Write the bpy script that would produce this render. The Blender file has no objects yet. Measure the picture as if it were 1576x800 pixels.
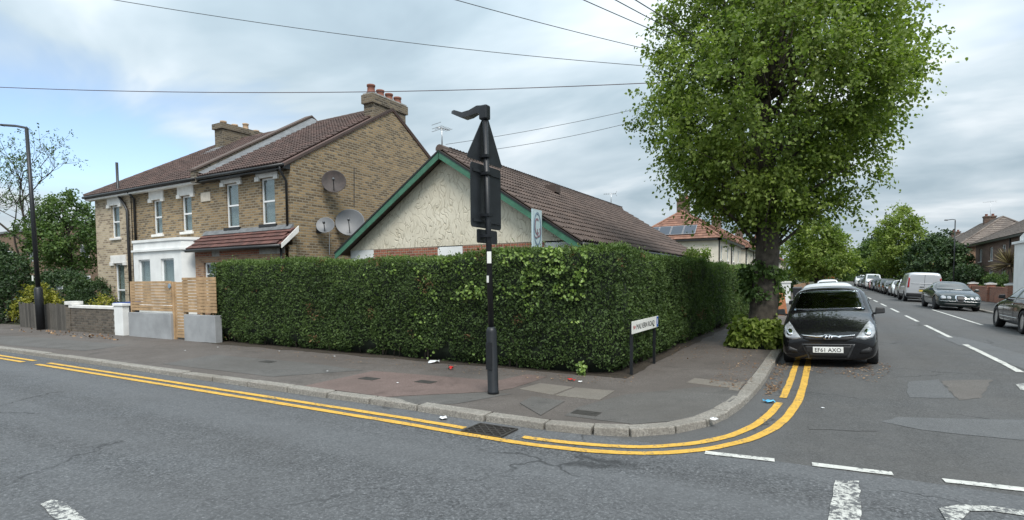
import bpy, bmesh, math, random
import numpy as np
from mathutils import Matrix, Vector, noise
from mathutils.bvhtree import BVHTree
from mathutils.geometry import tessellate_polygon
random.seed(7); RNG = np.random.default_rng(7)
sc = bpy.context.scene
C = bpy.context.collection
rad = math.radians

# ---------------------------------------------------------------- camera (solved from the street's two vanishing points)
PW, PH, FPX = 1576.0, 800.0, 841.0
PPX, PPY, EYE = 788.0, 471.0, 1.75
def _n(v): return v/np.linalg.norm(v)
_d1 = _n(np.array([1273-PPX, -(427-PPY), -FPX]))      # along the side road (+Y)
_d2 = _n(np.array([-667-PPX, -(444-PPY), -FPX]))      # along the main road (-X)
_up = _n(np.cross(_d1, _d2))
ROT = np.array([np.cross(_d1, _up), _d1, _up])
cam_data = bpy.data.cameras.new('camera'); cam = bpy.data.objects.new('camera', cam_data); C.objects.link(cam)
cam.matrix_world = Matrix.Translation((0, 0, EYE)) @ Matrix(ROT.tolist()).to_4x4()
cam_data.sensor_width = 36; cam_data.lens = FPX/PW*36; cam_data.shift_y = (PPY-400)/PW
cam_data.clip_start = 0.05; cam_data.clip_end = 4000
sc.camera = cam
def _ray(px, py): return ROT @ np.array([px-PPX, -(py-PPY), -FPX])
def G(px, py, z=0.0):
    d = _ray(px, py); t = (z-EYE)/d[2]; return (d[0]*t, d[1]*t, z)
def AY(px, py, Y):
    d = _ray(px, py); t = Y/d[1]; return (d[0]*t, Y, EYE+d[2]*t)
def AX(px, py, X):
    d = _ray(px, py); t = X/d[0]; return (X, d[1]*t, EYE+d[2]*t)

# ---------------------------------------------------------------- world, sun, exposure
SUN_EL, SUN_AZ = rad(54), rad(138)          # azimuth from +Y towards +X
w = bpy.data.worlds.new('World'); sc.world = w; w.use_nodes = True
nt = w.node_tree; nt.nodes.clear()
def NN(t, typ, **kw):
    n = t.nodes.new(typ)
    for k, v in kw.items():
        if k == 'ins':
            for i, val in v.items(): n.inputs[i].default_value = val
        else: setattr(n, k, v)
    return n
def LK(t, a, b): t.links.new(a, b)
def ramp(t, fac, stops, interp='LINEAR'):
    n = t.nodes.new('ShaderNodeValToRGB'); cr = n.color_ramp; cr.interpolation = interp
    while len(cr.elements) > 1: cr.elements.remove(cr.elements[-1])
    cr.elements[0].position = stops[0][0]; cr.elements[0].color = (*stops[0][1], 1)
    for p, c in stops[1:]:
        e = cr.elements.new(p); e.color = (*c, 1)
    LK(t, fac, n.inputs[0]); return n.outputs[0]
def MA(t, op, a, b=None, clamp=False):
    n = t.nodes.new('ShaderNodeMath'); n.operation = op; n.use_clamp = clamp
    for i, x in enumerate((a, b)):
        if x is None: continue
        if isinstance(x, (int, float)): n.inputs[i].default_value = x
        else: LK(t, x, n.inputs[i])
    return n.outputs[0]
def MIX(t, fac, a, b, blend='MIX'):
    n = t.nodes.new('ShaderNodeMix'); n.data_type = 'RGBA'; n.blend_type = blend
    for s, x in ((n.inputs[0], fac), (n.inputs[6], a), (n.inputs[7], b)):
        if isinstance(x, (int, float)): s.default_value = x
        elif isinstance(x, tuple): s.default_value = (*x, 1) if len(x) == 3 else x
        else: LK(t, x, s)
    return n.outputs[2]
SKY_STRENGTH = 0.1
sky = NN(nt, 'ShaderNodeTexSky', sky_type='NISHITA', sun_disc=False, sun_elevation=SUN_EL, sun_rotation=SUN_AZ, altitude=30, air_density=1.0, dust_density=1.0, ozone_density=1.5)
tc = NN(nt, 'ShaderNodeTexCoord'); sx = NN(nt, 'ShaderNodeSeparateXYZ'); LK(nt, tc.outputs['Generated'], sx.inputs[0])
zz = MA(nt, 'ADD', MA(nt, 'MAXIMUM', sx.outputs[2], 0.0), 0.16)
cb = NN(nt, 'ShaderNodeCombineXYZ'); LK(nt, MA(nt, 'DIVIDE', sx.outputs[0], zz), cb.inputs[0]); LK(nt, MA(nt, 'DIVIDE', sx.outputs[1], zz), cb.inputs[1])
mp = NN(nt, 'ShaderNodeMapping'); mp.inputs['Location'].default_value = (2.3, 0.4, 0); mp.inputs['Rotation'].default_value = (0, 0, rad(25)); mp.inputs['Scale'].default_value = (0.8, 1.25, 1)
LK(nt, cb.outputs[0], mp.inputs[0])
n1 = NN(nt, 'ShaderNodeTexNoise', ins={'Scale': 1.15, 'Detail': 5.0, 'Roughness': 0.5, 'Distortion': 0.35}); LK(nt, mp.outputs[0], n1.inputs['Vector'])
n2 = NN(nt, 'ShaderNodeTexNoise', ins={'Scale': 0.62, 'Detail': 4.0, 'Roughness': 0.5, 'Distortion': 0.3}); LK(nt, mp.outputs[0], n2.inputs['Vector'])
cloud = ramp(nt, n1.outputs[0], [(0.28, (1.6, 2.05, 2.4)), (0.40, (2.0, 2.5, 2.85)), (0.52, (2.65, 3.12, 3.45)), (0.62, (3.5, 3.85, 4.1)), (0.74, (4.7, 4.95, 5.1))])
cie = MA(nt, 'ADD', MA(nt, 'MULTIPLY', MA(nt, 'MAXIMUM', sx.outputs[2], 0.0), 1.25), 0.78)      # overcast sky: brighter towards the zenith
cloud = MIX(nt, 1.0, cloud, cie, 'MULTIPLY')
gap = ramp(nt, n2.outputs[0], [(0.27, (0.4,)*3), (0.38, (1, 1, 1))])
_h = _n(_ray(90, 215))                       # thin spot in the cloud above the left-hand gardens, as photographed
vd_ = NN(nt, 'ShaderNodeVectorMath', operation='SUBTRACT'); LK(nt, tc.outputs['Generated'], vd_.inputs[0]); vd_.inputs[1].default_value = tuple(_h)
vm_ = NN(nt, 'ShaderNodeVectorMath', operation='MULTIPLY'); LK(nt, vd_.outputs[0], vm_.inputs[0]); vm_.inputs[1].default_value = (1, 1, 3.2)
vl_ = NN(nt, 'ShaderNodeVectorMath', operation='LENGTH'); LK(nt, vm_.outputs[0], vl_.inputs[0])
hole = ramp(nt, MA(nt, 'ADD', vl_.outputs['Value'], MA(nt, 'MULTIPLY', MA(nt, 'SUBTRACT', n1.outputs[0], 0.5), 1.1)), [(0.12, (0.05,)*3), (0.4, (1, 1, 1))])
gap = MA(nt, 'MULTIPLY', gap, hole)
skyc = MIX(nt, 1.0, sky.outputs[0], (1.0, 1.0, 1.0), 'MULTIPLY')
colr = MIX(nt, gap, skyc, cloud)
bg = NN(nt, 'ShaderNodeBackground'); LK(nt, colr, bg.inputs[0]); bg.inputs[1].default_value = SKY_STRENGTH
wo = NN(nt, 'ShaderNodeOutputWorld'); LK(nt, bg.outputs[0], wo.inputs[0])
sl = bpy.data.lights.new('sun', 'SUN'); sun = bpy.data.objects.new('sun', sl); C.objects.link(sun)
sl.energy = 1.5; sl.angle = rad(24); sl.color = (1.0, 0.96, 0.9)
_sd = Vector((math.sin(SUN_AZ)*math.cos(SUN_EL), math.cos(SUN_AZ)*math.cos(SUN_EL), math.sin(SUN_EL)))
sun.rotation_euler = (-_sd).to_track_quat('-Z', 'Y').to_euler(); sun.location = (0, 0, 40)
sc.view_settings.view_transform = 'Standard'; sc.view_settings.look = 'None'; sc.view_settings.gamma = 1.0; sc.view_settings.exposure = 1.22
sc.render.engine = 'CYCLES'; sc.cycles.use_denoising = True

# ---------------------------------------------------------------- materials
MATS = {}
def newmat(name):
    m = bpy.data.materials.new(name); m.use_nodes = True; t = m.node_tree
    b = t.nodes['Principled BSDF']; MATS[name] = m
    return m, t, b
def pos(t):
    return NN(t, 'ShaderNodeNewGeometry').outputs['Position']
def nz(t, scale, detail=4, rough=0.55, vec=None, dist=0.0, out=0):
    n = NN(t, 'ShaderNodeTexNoise', ins={'Scale': scale, 'Detail': detail, 'Roughness': rough, 'Distortion': dist})
    LK(t, vec if vec is not None else pos(t), n.inputs['Vector']); return n.outputs[out]
def bump(t, b, h, strength=0.3, dist=0.02, normal=None):
    n = NN(t, 'ShaderNodeBump', ins={'Strength': strength, 'Distance': dist}); LK(t, h, n.inputs['Height'])
    if normal is not None: LK(t, normal, n.inputs['Normal'])
    LK(t, n.outputs[0], b.inputs['Normal']); return n.outputs[0]
def plain(name, col, rough=0.6, metal=0.0, var=0.15, scale=3.0, coat=0.0, bmp=0.0, spec=0.5):
    m, t, b = newmat(name)
    f = nz(t, scale, 5, 0.6)
    lo = tuple(max(0, c*(1-var)) for c in col); hi = tuple(min(1, c*(1+var)) for c in col)
    LK(t, ramp(t, f, [(0.3, lo), (0.7, hi)]), b.inputs['Base Color'])
    b.inputs['Roughness'].default_value = rough; b.inputs['Metallic'].default_value = metal
    b.inputs['Coat Weight'].default_value = coat; b.inputs['Coat Roughness'].default_value = 0.04
    b.inputs['Specular IOR Level'].default_value = spec
    if bmp: bump(t, b, nz(t, scale*12, 4), bmp, 0.01)
    return m
def brick_mat(name, c1, c2, c3, mortar, bw=0.225, rh=0.075, stain=0.35, ms=0.011):
    m, t, b = newmat(name)
    s = NN(t, 'ShaderNodeSeparateXYZ'); LK(t, pos(t), s.inputs[0])
    u = MA(t, 'ADD', s.outputs[0], s.outputs[1])
    v = NN(t, 'ShaderNodeCombineXYZ'); LK(t, u, v.inputs[0]); LK(t, s.outputs[2], v.inputs[1])
    br = NN(t, 'ShaderNodeTexBrick', ins={'Scale': 1.0, 'Mortar Size': ms, 'Mortar Smooth': 0.2, 'Bias': 0.0, 'Brick Width': bw, 'Row Height': rh})
    LK(t, v.outputs[0], br.inputs['Vector'])
    br.inputs['Color1'].default_value = (0, 0, 0, 1); br.inputs['Color2'].default_value = (1, 1, 1, 1); br.inputs['Mortar'].default_value = (0.5, 0.5, 0.5, 1)
    base = ramp(t, br.outputs['Color'], [(0.0, c3), (0.2, c3), (0.34, c1), (0.6, c2), (0.84, c1), (1.0, c3)])
    big = nz(t, 0.55, 5, 0.65)
    base = MIX(t, MA(t, 'MULTIPLY', ramp(t, big, [(0.42, (0,)*3), (0.68, (1,)*3)]), stain), base, tuple(x*0.42 for x in c1))
    fine = nz(t, 30, 3, 0.6)
    base = MIX(t, 0.2, base, ramp(t, fine, [(0.3, tuple(x*0.5 for x in c1)), (0.7, tuple(x*1.35 for x in c2))]))
    col = MIX(t, br.outputs['Fac'], base, mortar)
    LK(t, col, b.inputs['Base Color']); b.inputs['Roughness'].default_value = 0.9
    h = MA(t, 'SUBTRACT', MA(t, 'MULTIPLY', fine, 0.4), br.outputs['Fac'])
    bump(t, b, h, 0.6, 0.012)
    return m
def leaf_mat(name, dark, mid, light, trans=0.3, rough=0.5):
    m, t, b = newmat(name)
    at = NN(t, 'ShaderNodeAttribute', attribute_name='tint')
    col = ramp(t, at.outputs['Fac'], [(0.0, dark), (0.55, mid), (1.0, light)])
    LK(t, col, b.inputs['Base Color']); b.inputs['Roughness'].default_value = rough; b.inputs['Specular IOR Level'].default_value = 0.35
    tr = NN(t, 'ShaderNodeBsdfTranslucent'); LK(t, MIX(t, 1.0, col, (1.15, 1.3, 0.7), 'MULTIPLY'), tr.inputs[0])
    mx = NN(t, 'ShaderNodeMixShader'); mx.inputs[0].default_value = trans
    LK(t, b.outputs[0], mx.inputs[1]); LK(t, tr.outputs[0], mx.inputs[2])
    LK(t, mx.outputs[0], t.nodes['Material Output'].inputs[0])
    return m
def paint(name, col, metal=0.0, rough=0.35):
    m, t, b = newmat(name)
    f = nz(t, 6, 4, 0.6); r = MA(t, 'ADD', MA(t, 'MULTIPLY', f, 0.15), rough-0.07)
    b.inputs['Base Color'].default_value = (*col, 1); b.inputs['Metallic'].default_value = metal
    LK(t, r, b.inputs['Roughness']); b.inputs['Specular IOR Level'].default_value = 0.04 if sum(col) < 0.2 else 0.4; b.inputs['Coat Weight'].default_value = 1.0
    LK(t, ramp(t, f, [(0.35, (0.02,)*3), (0.75, (0.1,)*3)]), b.inputs['Coat Roughness'])
    return m
def asphalt(name, dark, light, warm, grain=110.0, bstr=0.55, patch=0.5, tracks=None, spots=False, contrast=1.0):
    m, t, b = newmat(name)
    g1 = nz(t, grain, 3, 0.7); g2 = nz(t, grain*0.33, 3, 0.6); big = nz(t, 0.45, 6, 0.62, dist=0.6); mid = nz(t, 3.1, 5, 0.6)
    vo = NN(t, 'ShaderNodeTexVoronoi', ins={'Scale': grain*0.8}); LK(t, pos(t), vo.inputs['Vector'])
    c = ramp(t, g1, [(0.36, tuple(x*0.5/contrast for x in dark)), (0.5, tuple(x/contrast**.5 for x in dark)), (0.6, light), (0.72, tuple(x*1.9*contrast for x in light))])
    c = MIX(t, 0.4, c, ramp(t, vo.outputs['Color'], [(0.1, tuple(x*0.55 for x in dark)), (0.9, tuple(x*1.5 for x in light))]))
    c = MIX(t, MA(t, 'MULTIPLY', ramp(t, big, [(0.38, (0,)*3), (0.66, (1,)*3)]), patch), c, warm)
    c = MIX(t, ramp(t, mid, [(0.35, (0.0,)*3), (0.75, (0.35,)*3)]), c, tuple(x*0.6 for x in dark))
    if tracks:                                  # tyre-polished bands, seams and hairline cracks along the road
        mp_ = NN(t, 'ShaderNodeMapping'); mp_.inputs['Scale'].default_value = (0.05, 0.85, 1) if tracks == 'x' else (0.85, 0.05, 1); LK(t, pos(t), mp_.inputs[0])
        band = nz(t, 1.0, 3, 0.5, vec=mp_.outputs[0])
        c = MIX(t, ramp(t, band, [(0.38, (0.0,)*3), (0.62, (0.5,)*3)]), c, tuple((x+y)*0.66 for x, y in zip(dark, light)))
        wv_ = NN(t, 'ShaderNodeVectorMath', operation='MULTIPLY_ADD'); LK(t, nz(t, 1.4, 4, 0.6, out=1), wv_.inputs[0]); wv_.inputs[1].default_value = (0.9, 0.9, 0); LK(t, pos(t), wv_.inputs[2])
        vc = NN(t, 'ShaderNodeTexVoronoi', feature='DISTANCE_TO_EDGE', ins={'Scale': 0.3}); LK(t, wv_.outputs[0], vc.inputs['Vector'])
        ck = MA(t, 'MULTIPLY', ramp(t, vc.outputs[0], [(0.002, (1,)*3), (0.0075, (0,)*3)]), ramp(t, nz(t, 0.5, 3), [(0.5, (0,)*3), (0.56, (0.75,)*3)]))
        c = MIX(t, ck, c, tuple(x*0.3 for x in dark))
    if spots:                                   # trodden gum, damp blotches
        vs_ = NN(t, 'ShaderNodeTexVoronoi', ins={'Scale': 2.6}); LK(t, pos(t), vs_.inputs['Vector'])
        c = MIX(t, ramp(t, vs_.outputs[0], [(0.05, (0.55,)*3), (0.075, (0,)*3)]), c, tuple(x*0.45 for x in dark))
        c = MIX(t, ramp(t, nz(t, 1.1, 6, 0.7, dist=1.0), [(0.56, (0,)*3), (0.66, (0.6,)*3)]), c, tuple(x*0.62 for x in dark))
    LK(t, c, b.inputs['Base Color'])
    LK(t, ramp(t, big, [(0.3, (0.72,)*3), (0.7, (0.9,)*3)]), b.inputs['Roughness']); b.inputs['Specular IOR Level'].default_value = 0.4
    h = MA(t, 'ADD', MA(t, 'MULTIPLY', g1, 0.7), MA(t, 'MULTIPLY', g2, 0.6))
    bump(t, b, h, bstr, 0.012)
    return m
def worn_paint(name, col, under, thr=0.5, edge=0.06):
    m, t, b = newmat(name)
    f = nz(t, 26, 6, 0.75); g = nz(t, 3.5, 4, 0.6)
    k = MA(t, 'ADD', MA(t, 'MULTIPLY', f, 0.7), MA(t, 'MULTIPLY', g, 0.3))
    c = ramp(t, nz(t, 9, 5), [(0.3, tuple(x*0.72 for x in col)), (0.7, col)])
    LK(t, MIX(t, ramp(t, k, [(thr, (0,)*3), (thr+edge, (1,)*3)]), under, c), b.inputs['Base Color'])
    b.inputs['Roughness'].default_value = 0.75; bump(t, b, nz(t, 110, 3), 0.35, 0.008)
    return m

asphalt('asphalt_main', (0.066, 0.069, 0.073), (0.13, 0.134, 0.139), (0.088, 0.088, 0.089), 40, 1.0, 0.35, tracks='x', contrast=1.7)
asphalt('asphalt_side', (0.064, 0.064, 0.064), (0.1, 0.1, 0.099), (0.105, 0.1, 0.094), 60, 0.8, 0.55, tracks='y', contrast=1.25)
asphalt('asphalt_patch_pale', (0.092, 0.095, 0.098), (0.135, 0.138, 0.14), (0.11, 0.11, 0.108), 140, 0.3, 0.4)
asphalt('asphalt_patch_brown', (0.1, 0.092, 0.085), (0.14, 0.13, 0.118), (0.12, 0.105, 0.095), 140, 0.3, 0.5)
asphalt('pavement_tarmac', (0.1, 0.087, 0.078), (0.152, 0.134, 0.121), (0.082, 0.069, 0.06), 90, 0.55, 0.75, spots=True)
asphalt('pavement_grey', (0.095, 0.09, 0.084), (0.14, 0.134, 0.126), (0.085, 0.078, 0.07), 110, 0.5, 0.7, spots=True)
asphalt('pavement_red', (0.135, 0.094, 0.082), (0.195, 0.142, 0.126), (0.11, 0.085, 0.074), 110, 0.5, 0.75, spots=True)
asphalt('concrete_slab', (0.15, 0.137, 0.118), (0.21, 0.193, 0.168), (0.155, 0.132, 0.108), 120, 0.3, 0.6)
asphalt('kerb_granite', (0.22, 0.205, 0.18), (0.34, 0.32, 0.285), (0.17, 0.15, 0.125), 60, 0.7, 0.7)
asphalt('soil', (0.03, 0.024, 0.018), (0.06, 0.048, 0.036), (0.05, 0.038, 0.026), 60, 0.9, 0.6)
plain('garden_earth', (0.06, 0.062, 0.035), 0.95, var=0.5, scale=1.2)
plain('far_ground', (0.07, 0.07, 0.062), 0.95, var=0.3, scale=0.2)
worn_paint('yellow_paint', (0.68, 0.4, 0.06), (0.15, 0.12, 0.08), 0.4, 0.06)
worn_paint('white_paint', (0.6, 0.6, 0.56), (0.11, 0.112, 0.115), 0.405, 0.06)
worn_paint('white_paint_worn', (0.56, 0.56, 0.52), (0.09, 0.092, 0.095), 0.47, 0.06)
brick_mat('brick_stock', (0.235, 0.16, 0.082), (0.385, 0.27, 0.14), (0.085, 0.063, 0.042), (0.27, 0.235, 0.175), bw=.24, rh=.088, ms=.016, stain=0.4)
brick_mat('brick_pale', (0.4, 0.32, 0.21), (0.5, 0.41, 0.29), (0.17, 0.12, 0.08), (0.45, 0.4, 0.32), bw=.24, rh=.088, stain=0.12)
brick_mat('brick_chimney', (0.15, 0.115, 0.075), (0.21, 0.165, 0.105), (0.04, 0.033, 0.026), (0.19, 0.165, 0.13), bw=.24, rh=.088, ms=.016, stain=0.5)
brick_mat('brick_red', (0.3, 0.105, 0.062), (0.38, 0.15, 0.09), (0.2, 0.07, 0.045), (0.3, 0.24, 0.19), stain=0.2)
brick_mat('brick_brown', (0.13, 0.078, 0.055), (0.175, 0.105, 0.075), (0.075, 0.045, 0.035), (0.15, 0.12, 0.1), stain=0.25)
brick_mat('brick_orange', (0.33, 0.185, 0.1), (0.4, 0.235, 0.135), (0.22, 0.12, 0.07), (0.3, 0.25, 0.2), stain=0.2)
brick_mat('brick_block', (0.2, 0.12, 0.075), (0.25, 0.155, 0.1), (0.13, 0.08, 0.05), (0.2, 0.16, 0.12), stain=0.2)
brick_mat('brick_dirty', (0.115, 0.095, 0.073), (0.16, 0.13, 0.1), (0.06, 0.05, 0.04), (0.13, 0.115, 0.095), bw=0.24, rh=0.085, stain=0.4)
for nm, c in dict(white_render=(0.74, 0.75, 0.74), cream_render=(0.66, 0.61, 0.51), pale_render=(0.62, 0.6, 0.56), grey_render=(0.3, 0.31, 0.32), white_upvc=(0.8, 0.81, 0.82)).items():
    plain(nm, c, 0.7 if 'upvc' not in nm else 0.35, var=0.2 if nm == 'grey_render' else 0.1, scale=1.6, bmp=0.12 if 'render' in nm else 0)
plain('white_trim', (0.72, 0.71, 0.68), 0.6, var=0.12, scale=4)
plain('stone_plaque', (0.55, 0.5, 0.42), 0.8, var=0.15, scale=8)
plain('black_plastic', (0.018, 0.019, 0.02), 0.4, var=0.2)
plain('black_iron', (0.009, 0.011, 0.014), 0.45, var=0.3, scale=9, bmp=0.06)
plain('sign_back', (0.013, 0.016, 0.02), 0.5, var=0.35, scale=5)
plain('lead', (0.15, 0.158, 0.165), 0.55, var=0.25, scale=5)
plain('mortar_fillet', (0.3, 0.29, 0.27), 0.9, var=0.3, scale=6)
plain('terracotta', (0.2, 0.08, 0.055), 0.8, var=0.2, scale=7)
plain('pale_pot', (0.42, 0.3, 0.2), 0.8, var=0.2, scale=7)
plain('green_paint', (0.045, 0.145, 0.09), 0.45, var=0.25, scale=5)
plain('dish_grey', (0.11, 0.118, 0.128), 0.45, var=0.12)
plain('dish_brown', (0.03, 0.02, 0.018), 0.6, var=0.5, scale=6)
plain('aluminium', (0.5, 0.51, 0.52), 0.35, 0.8, var=0.1)
plain('new_timber', (0.4, 0.265, 0.145), 0.7, var=0.3, scale=3)
plain('old_timber', (0.13, 0.118, 0.1), 0.9, var=0.35, scale=9, bmp=0.3)
plain('orange_timber', (0.36, 0.14, 0.06), 0.7, var=0.25)
plain('bark', (0.075, 0.063, 0.05), 0.95, var=0.55, scale=7, bmp=0.9)
plain('bark_thin', (0.06, 0.05, 0.04), 0.95, var=0.3, scale=6)
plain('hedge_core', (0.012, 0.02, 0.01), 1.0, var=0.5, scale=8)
plain('red_cable', (0.07, 0.03, 0.035), 0.6); plain('black_cable', (0.04, 0.041, 0.045), 0.6)
plain('bin_blue', (0.02, 0.05, 0.2), 0.45); plain('bin_black', (0.02, 0.022, 0.026), 0.45)
plain('post_grey_green', (0.2, 0.27, 0.26), 0.45, 0.3)
plain('tyre', (0.016, 0.016, 0.017), 0.85, var=0.3); plain('rim_silver', (0.55, 0.56, 0.57), 0.28, 0.85, var=0.06)
plain('chrome', (0.75, 0.76, 0.78), 0.12, 1.0, var=0.03); plain('plate_white', (0.78, 0.78, 0.75), 0.4, var=0.04); plain('plate_yellow', (0.62, 0.45, 0.08), 0.4, var=0.05)
plain('lens_red', (0.3, 0.015, 0.015), 0.12, var=0.1, coat=1.0); plain('underside', (0.01, 0.01, 0.01), 0.9)
plain('trim_black', (0.012, 0.012, 0.013), 0.5); plain('print_black', (0.012, 0.012, 0.014), 0.5); plain('print_red', (0.4, 0.03, 0.03), 0.5); plain('print_blue', (0.03, 0.09, 0.36), 0.5)
plain('sign_white', (0.74, 0.74, 0.7), 0.45, var=0.08); plain('board_blue', (0.5, 0.62, 0.66), 0.5, var=0.08); plain('print_mauve', (0.25, 0.17, 0.2), 0.5); plain('print_slate', (0.2, 0.28, 0.36), 0.5)
plain('solar_cell', (0.012, 0.016, 0.03), 0.15, coat=1.0, var=0.2)
plain('curtain', (0.6, 0.6, 0.57), 0.9, var=0.12, scale=9); plain('room_dark', (0.02, 0.02, 0.022), 0.9)
plain('litter_white', (0.72, 0.73, 0.74), 0.7, var=0.08); plain('litter_red', (0.55, 0.03, 0.025), 0.5); plain('litter_blue', (0.1, 0.42, 0.68), 0.6)
plain('cast_iron', (0.05, 0.045, 0.04), 0.65, 0.4, var=0.4, scale=14); plain('drain_void', (0.006, 0.006, 0.006), 1.0)
m, t, b = newmat('lens_clear'); b.inputs['Base Color'].default_value = (0.55, 0.57, 0.6, 1); b.inputs['Roughness'].default_value = 0.18; b.inputs['Coat Weight'].default_value = 1.0; b.inputs['Metallic'].default_value = 0.25
LK(t, ramp(t, nz(t, 14, 3), [(0.3, (0.2, 0.21, 0.225)), (0.65, (0.42, 0.435, 0.45))]), b.inputs['Base Color'])
m, t, b = newmat('car_glass'); b.inputs['Roughness'].default_value = 0.03; b.inputs['Coat Weight'].default_value = 0.6; b.inputs['Coat Roughness'].default_value = 0.02; b.inputs['Specular IOR Level'].default_value = 0.8
LK(t, ramp(t, nz(t, 4, 4), [(0.35, (0.008, 0.011, 0.011)), (0.62, (0.03, 0.042, 0.042))]), b.inputs['Base Color'])
m, t, b = newmat('clear_glass')
gl = NN(t, 'ShaderNodeBsdfGlossy'); gl.inputs['Roughness'].default_value = 0.02; gl.inputs[0].default_value = (0.95, 0.97, 1, 1)
tr = NN(t, 'ShaderNodeBsdfTransparent'); tr.inputs[0].default_value = (0.9, 0.95, 0.93, 1); fr_ = NN(t, 'ShaderNodeFresnel'); fr_.inputs[0].default_value = 1.6
mx = NN(t, 'ShaderNodeMixShader'); LK(t, MA(t, 'ADD', MA(t, 'MULTIPLY', fr_.outputs[0], 1.3), MA(t, 'MULTIPLY', nz(t, 5, 3), 0.04), True), mx.inputs[0]); LK(t, tr.outputs[0], mx.inputs[1]); LK(t, gl.outputs[0], mx.inputs[2]); LK(t, mx.outputs[0], t.nodes['Material Output'].inputs[0])
m, t, b = newmat('window_glass')
gl = NN(t, 'ShaderNodeBsdfGlossy'); gl.inputs['Roughness'].default_value = 0.03; gl.inputs[0].default_value = (0.8, 0.85, 0.88, 1)
tr = NN(t, 'ShaderNodeBsdfTransparent'); tr.inputs[0].default_value = (0.75, 0.8, 0.8, 1)
mx = NN(t, 'ShaderNodeMixShader'); LK(t, MA(t, 'ADD', MA(t, 'MULTIPLY', nz(t, 1.5, 3), 0.2), 0.08), mx.inputs[0])
LK(t, tr.outputs[0], mx.inputs[1]); LK(t, gl.outputs[0], mx.inputs[2]); LK(t, mx.outputs[0], t.nodes['Material Output'].inputs[0])
# swirled stucco of the gable
m, t, b = newmat('stucco')
s = NN(t, 'ShaderNodeSeparateXYZ'); LK(t, pos(t), s.inputs[0])
warp = nz(t, 1.7, 2, 0.5, out=1)
mv = NN(t, 'ShaderNodeVectorMath', operation='MULTIPLY_ADD'); LK(t, warp, mv.inputs[0]); mv.inputs[1].default_value = (0.75, 0.0, 0.75); LK(t, pos(t), mv.inputs[2])
mpp = NN(t, 'ShaderNodeMapping'); mpp.inputs['Rotation'].default_value = (0, rad(34), 0); mpp.inputs['Scale'].default_value = (12.0, 1, 3.0); LK(t, mv.outputs[0], mpp.inputs[0])
vo = NN(t, 'ShaderNodeTexVoronoi', feature='DISTANCE_TO_EDGE', ins={'Scale': 1.0, 'Randomness': 1.0}); LK(t, mpp.outputs[0], vo.inputs['Vector'])
edge = ramp(t, vo.outputs[0], [(0.0, (0, 0, 0)), (0.075, (1, 1, 1))])
big = nz(t, 1.3, 4)
brk = ramp(t, nz(t, 5, 3), [(0.4, (1, 1, 1)), (0.55, (0, 0, 0))])
e2 = MA(t, 'MAXIMUM', edge, MA(t, 'MULTIPLY', brk, 0.75))
col = MIX(t, e2, (0.48, 0.43, 0.325), ramp(t, big, [(0.3, (0.6, 0.55, 0.435)), (0.7, (0.72, 0.67, 0.55))]))
LK(t, col, b.inputs['Base Color']); b.inputs['Roughness'].default_value = 0.85
bump(t, b, MA(t, 'ADD', e2, MA(t, 'MULTIPLY', nz(t, 40, 3), 0.2)), 0.5, 0.03)
# roof tiles: colour differs from tile to tile
def tile_mat(name, a, bcol, c):
    m, t, b = newmat(name)
    oi = NN(t, 'ShaderNodeObjectInfo'); at = NN(t, 'ShaderNodeAttribute', attribute_name='tint')
    f = MA(t, 'FRACT', MA(t, 'ADD', oi.outputs['Random'], at.outputs['Fac']))
    col = ramp(t, f, [(0.0, a), (0.5, bcol), (1.0, c)])
    n = nz(t, 2.2, 6, 0.7); n2 = nz(t, 26, 5, 0.7)
    col = MIX(t, ramp(t, n, [(0.45, (0,)*3), (0.75, (0.55,)*3)]), col, tuple(x*0.55 for x in bcol))
    col = MIX(t, ramp(t, n2, [(0.56, (0,)*3), (0.72, (0.45,)*3)]), col, (0.2, 0.19, 0.16))
    LK(t, col, b.inputs['Base Color']); b.inputs['Roughness'].default_value = 0.85; bump(t, b, n2, 0.4, 0.01)
tile_mat('old_timber_boards', (0.045, 0.041, 0.036), (0.082, 0.075, 0.065), (0.125, 0.114, 0.098))
tile_mat('tile_brown', (0.07, 0.051, 0.044), (0.092, 0.067, 0.057), (0.118, 0.085, 0.071))
tile_mat('tile_maroon', (0.066, 0.044, 0.039), (0.088, 0.057, 0.049), (0.115, 0.07, 0.06))
tile_mat('tile_red', (0.085, 0.042, 0.036), (0.115, 0.053, 0.045), (0.15, 0.068, 0.056))
tile_mat('tile_orange', (0.17, 0.085, 0.06), (0.22, 0.11, 0.076), (0.28, 0.145, 0.1))
tile_mat('tile_grey', (0.12, 0.1, 0.088), (0.16, 0.13, 0.112), (0.2, 0.165, 0.14))
leaf_mat('leaf_lime', (0.072, 0.12, 0.022), (0.185, 0.25, 0.048), (0.31, 0.375, 0.1), 0.45)
leaf_mat('leaf_privet', (0.034, 0.06, 0.019), (0.074, 0.122, 0.034), (0.16, 0.23, 0.066), 0.3, 0.68)
leaf_mat('leaf_ivy', (0.07, 0.13, 0.025), (0.16, 0.25, 0.05), (0.28, 0.38, 0.1), 0.25, 0.4)
leaf_mat('leaf_mid', (0.028, 0.058, 0.015), (0.075, 0.13, 0.032), (0.14, 0.21, 0.05), 0.3)
leaf_mat('leaf_dark', (0.018, 0.036, 0.014), (0.04, 0.075, 0.026), (0.08, 0.125, 0.042), 0.25)
leaf_mat('leaf_yellow', (0.12, 0.13, 0.02), (0.26, 0.26, 0.035), (0.42, 0.38, 0.07), 0.3)
leaf_mat('leaf_palm', (0.05, 0.035, 0.025), (0.11, 0.08, 0.05), (0.3, 0.25, 0.12), 0.15)
leaf_mat('leaf_fallen', (0.09, 0.045, 0.02), (0.2, 0.11, 0.055), (0.4, 0.28, 0.17), 0.05, 0.8)
M = MATS

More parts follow.
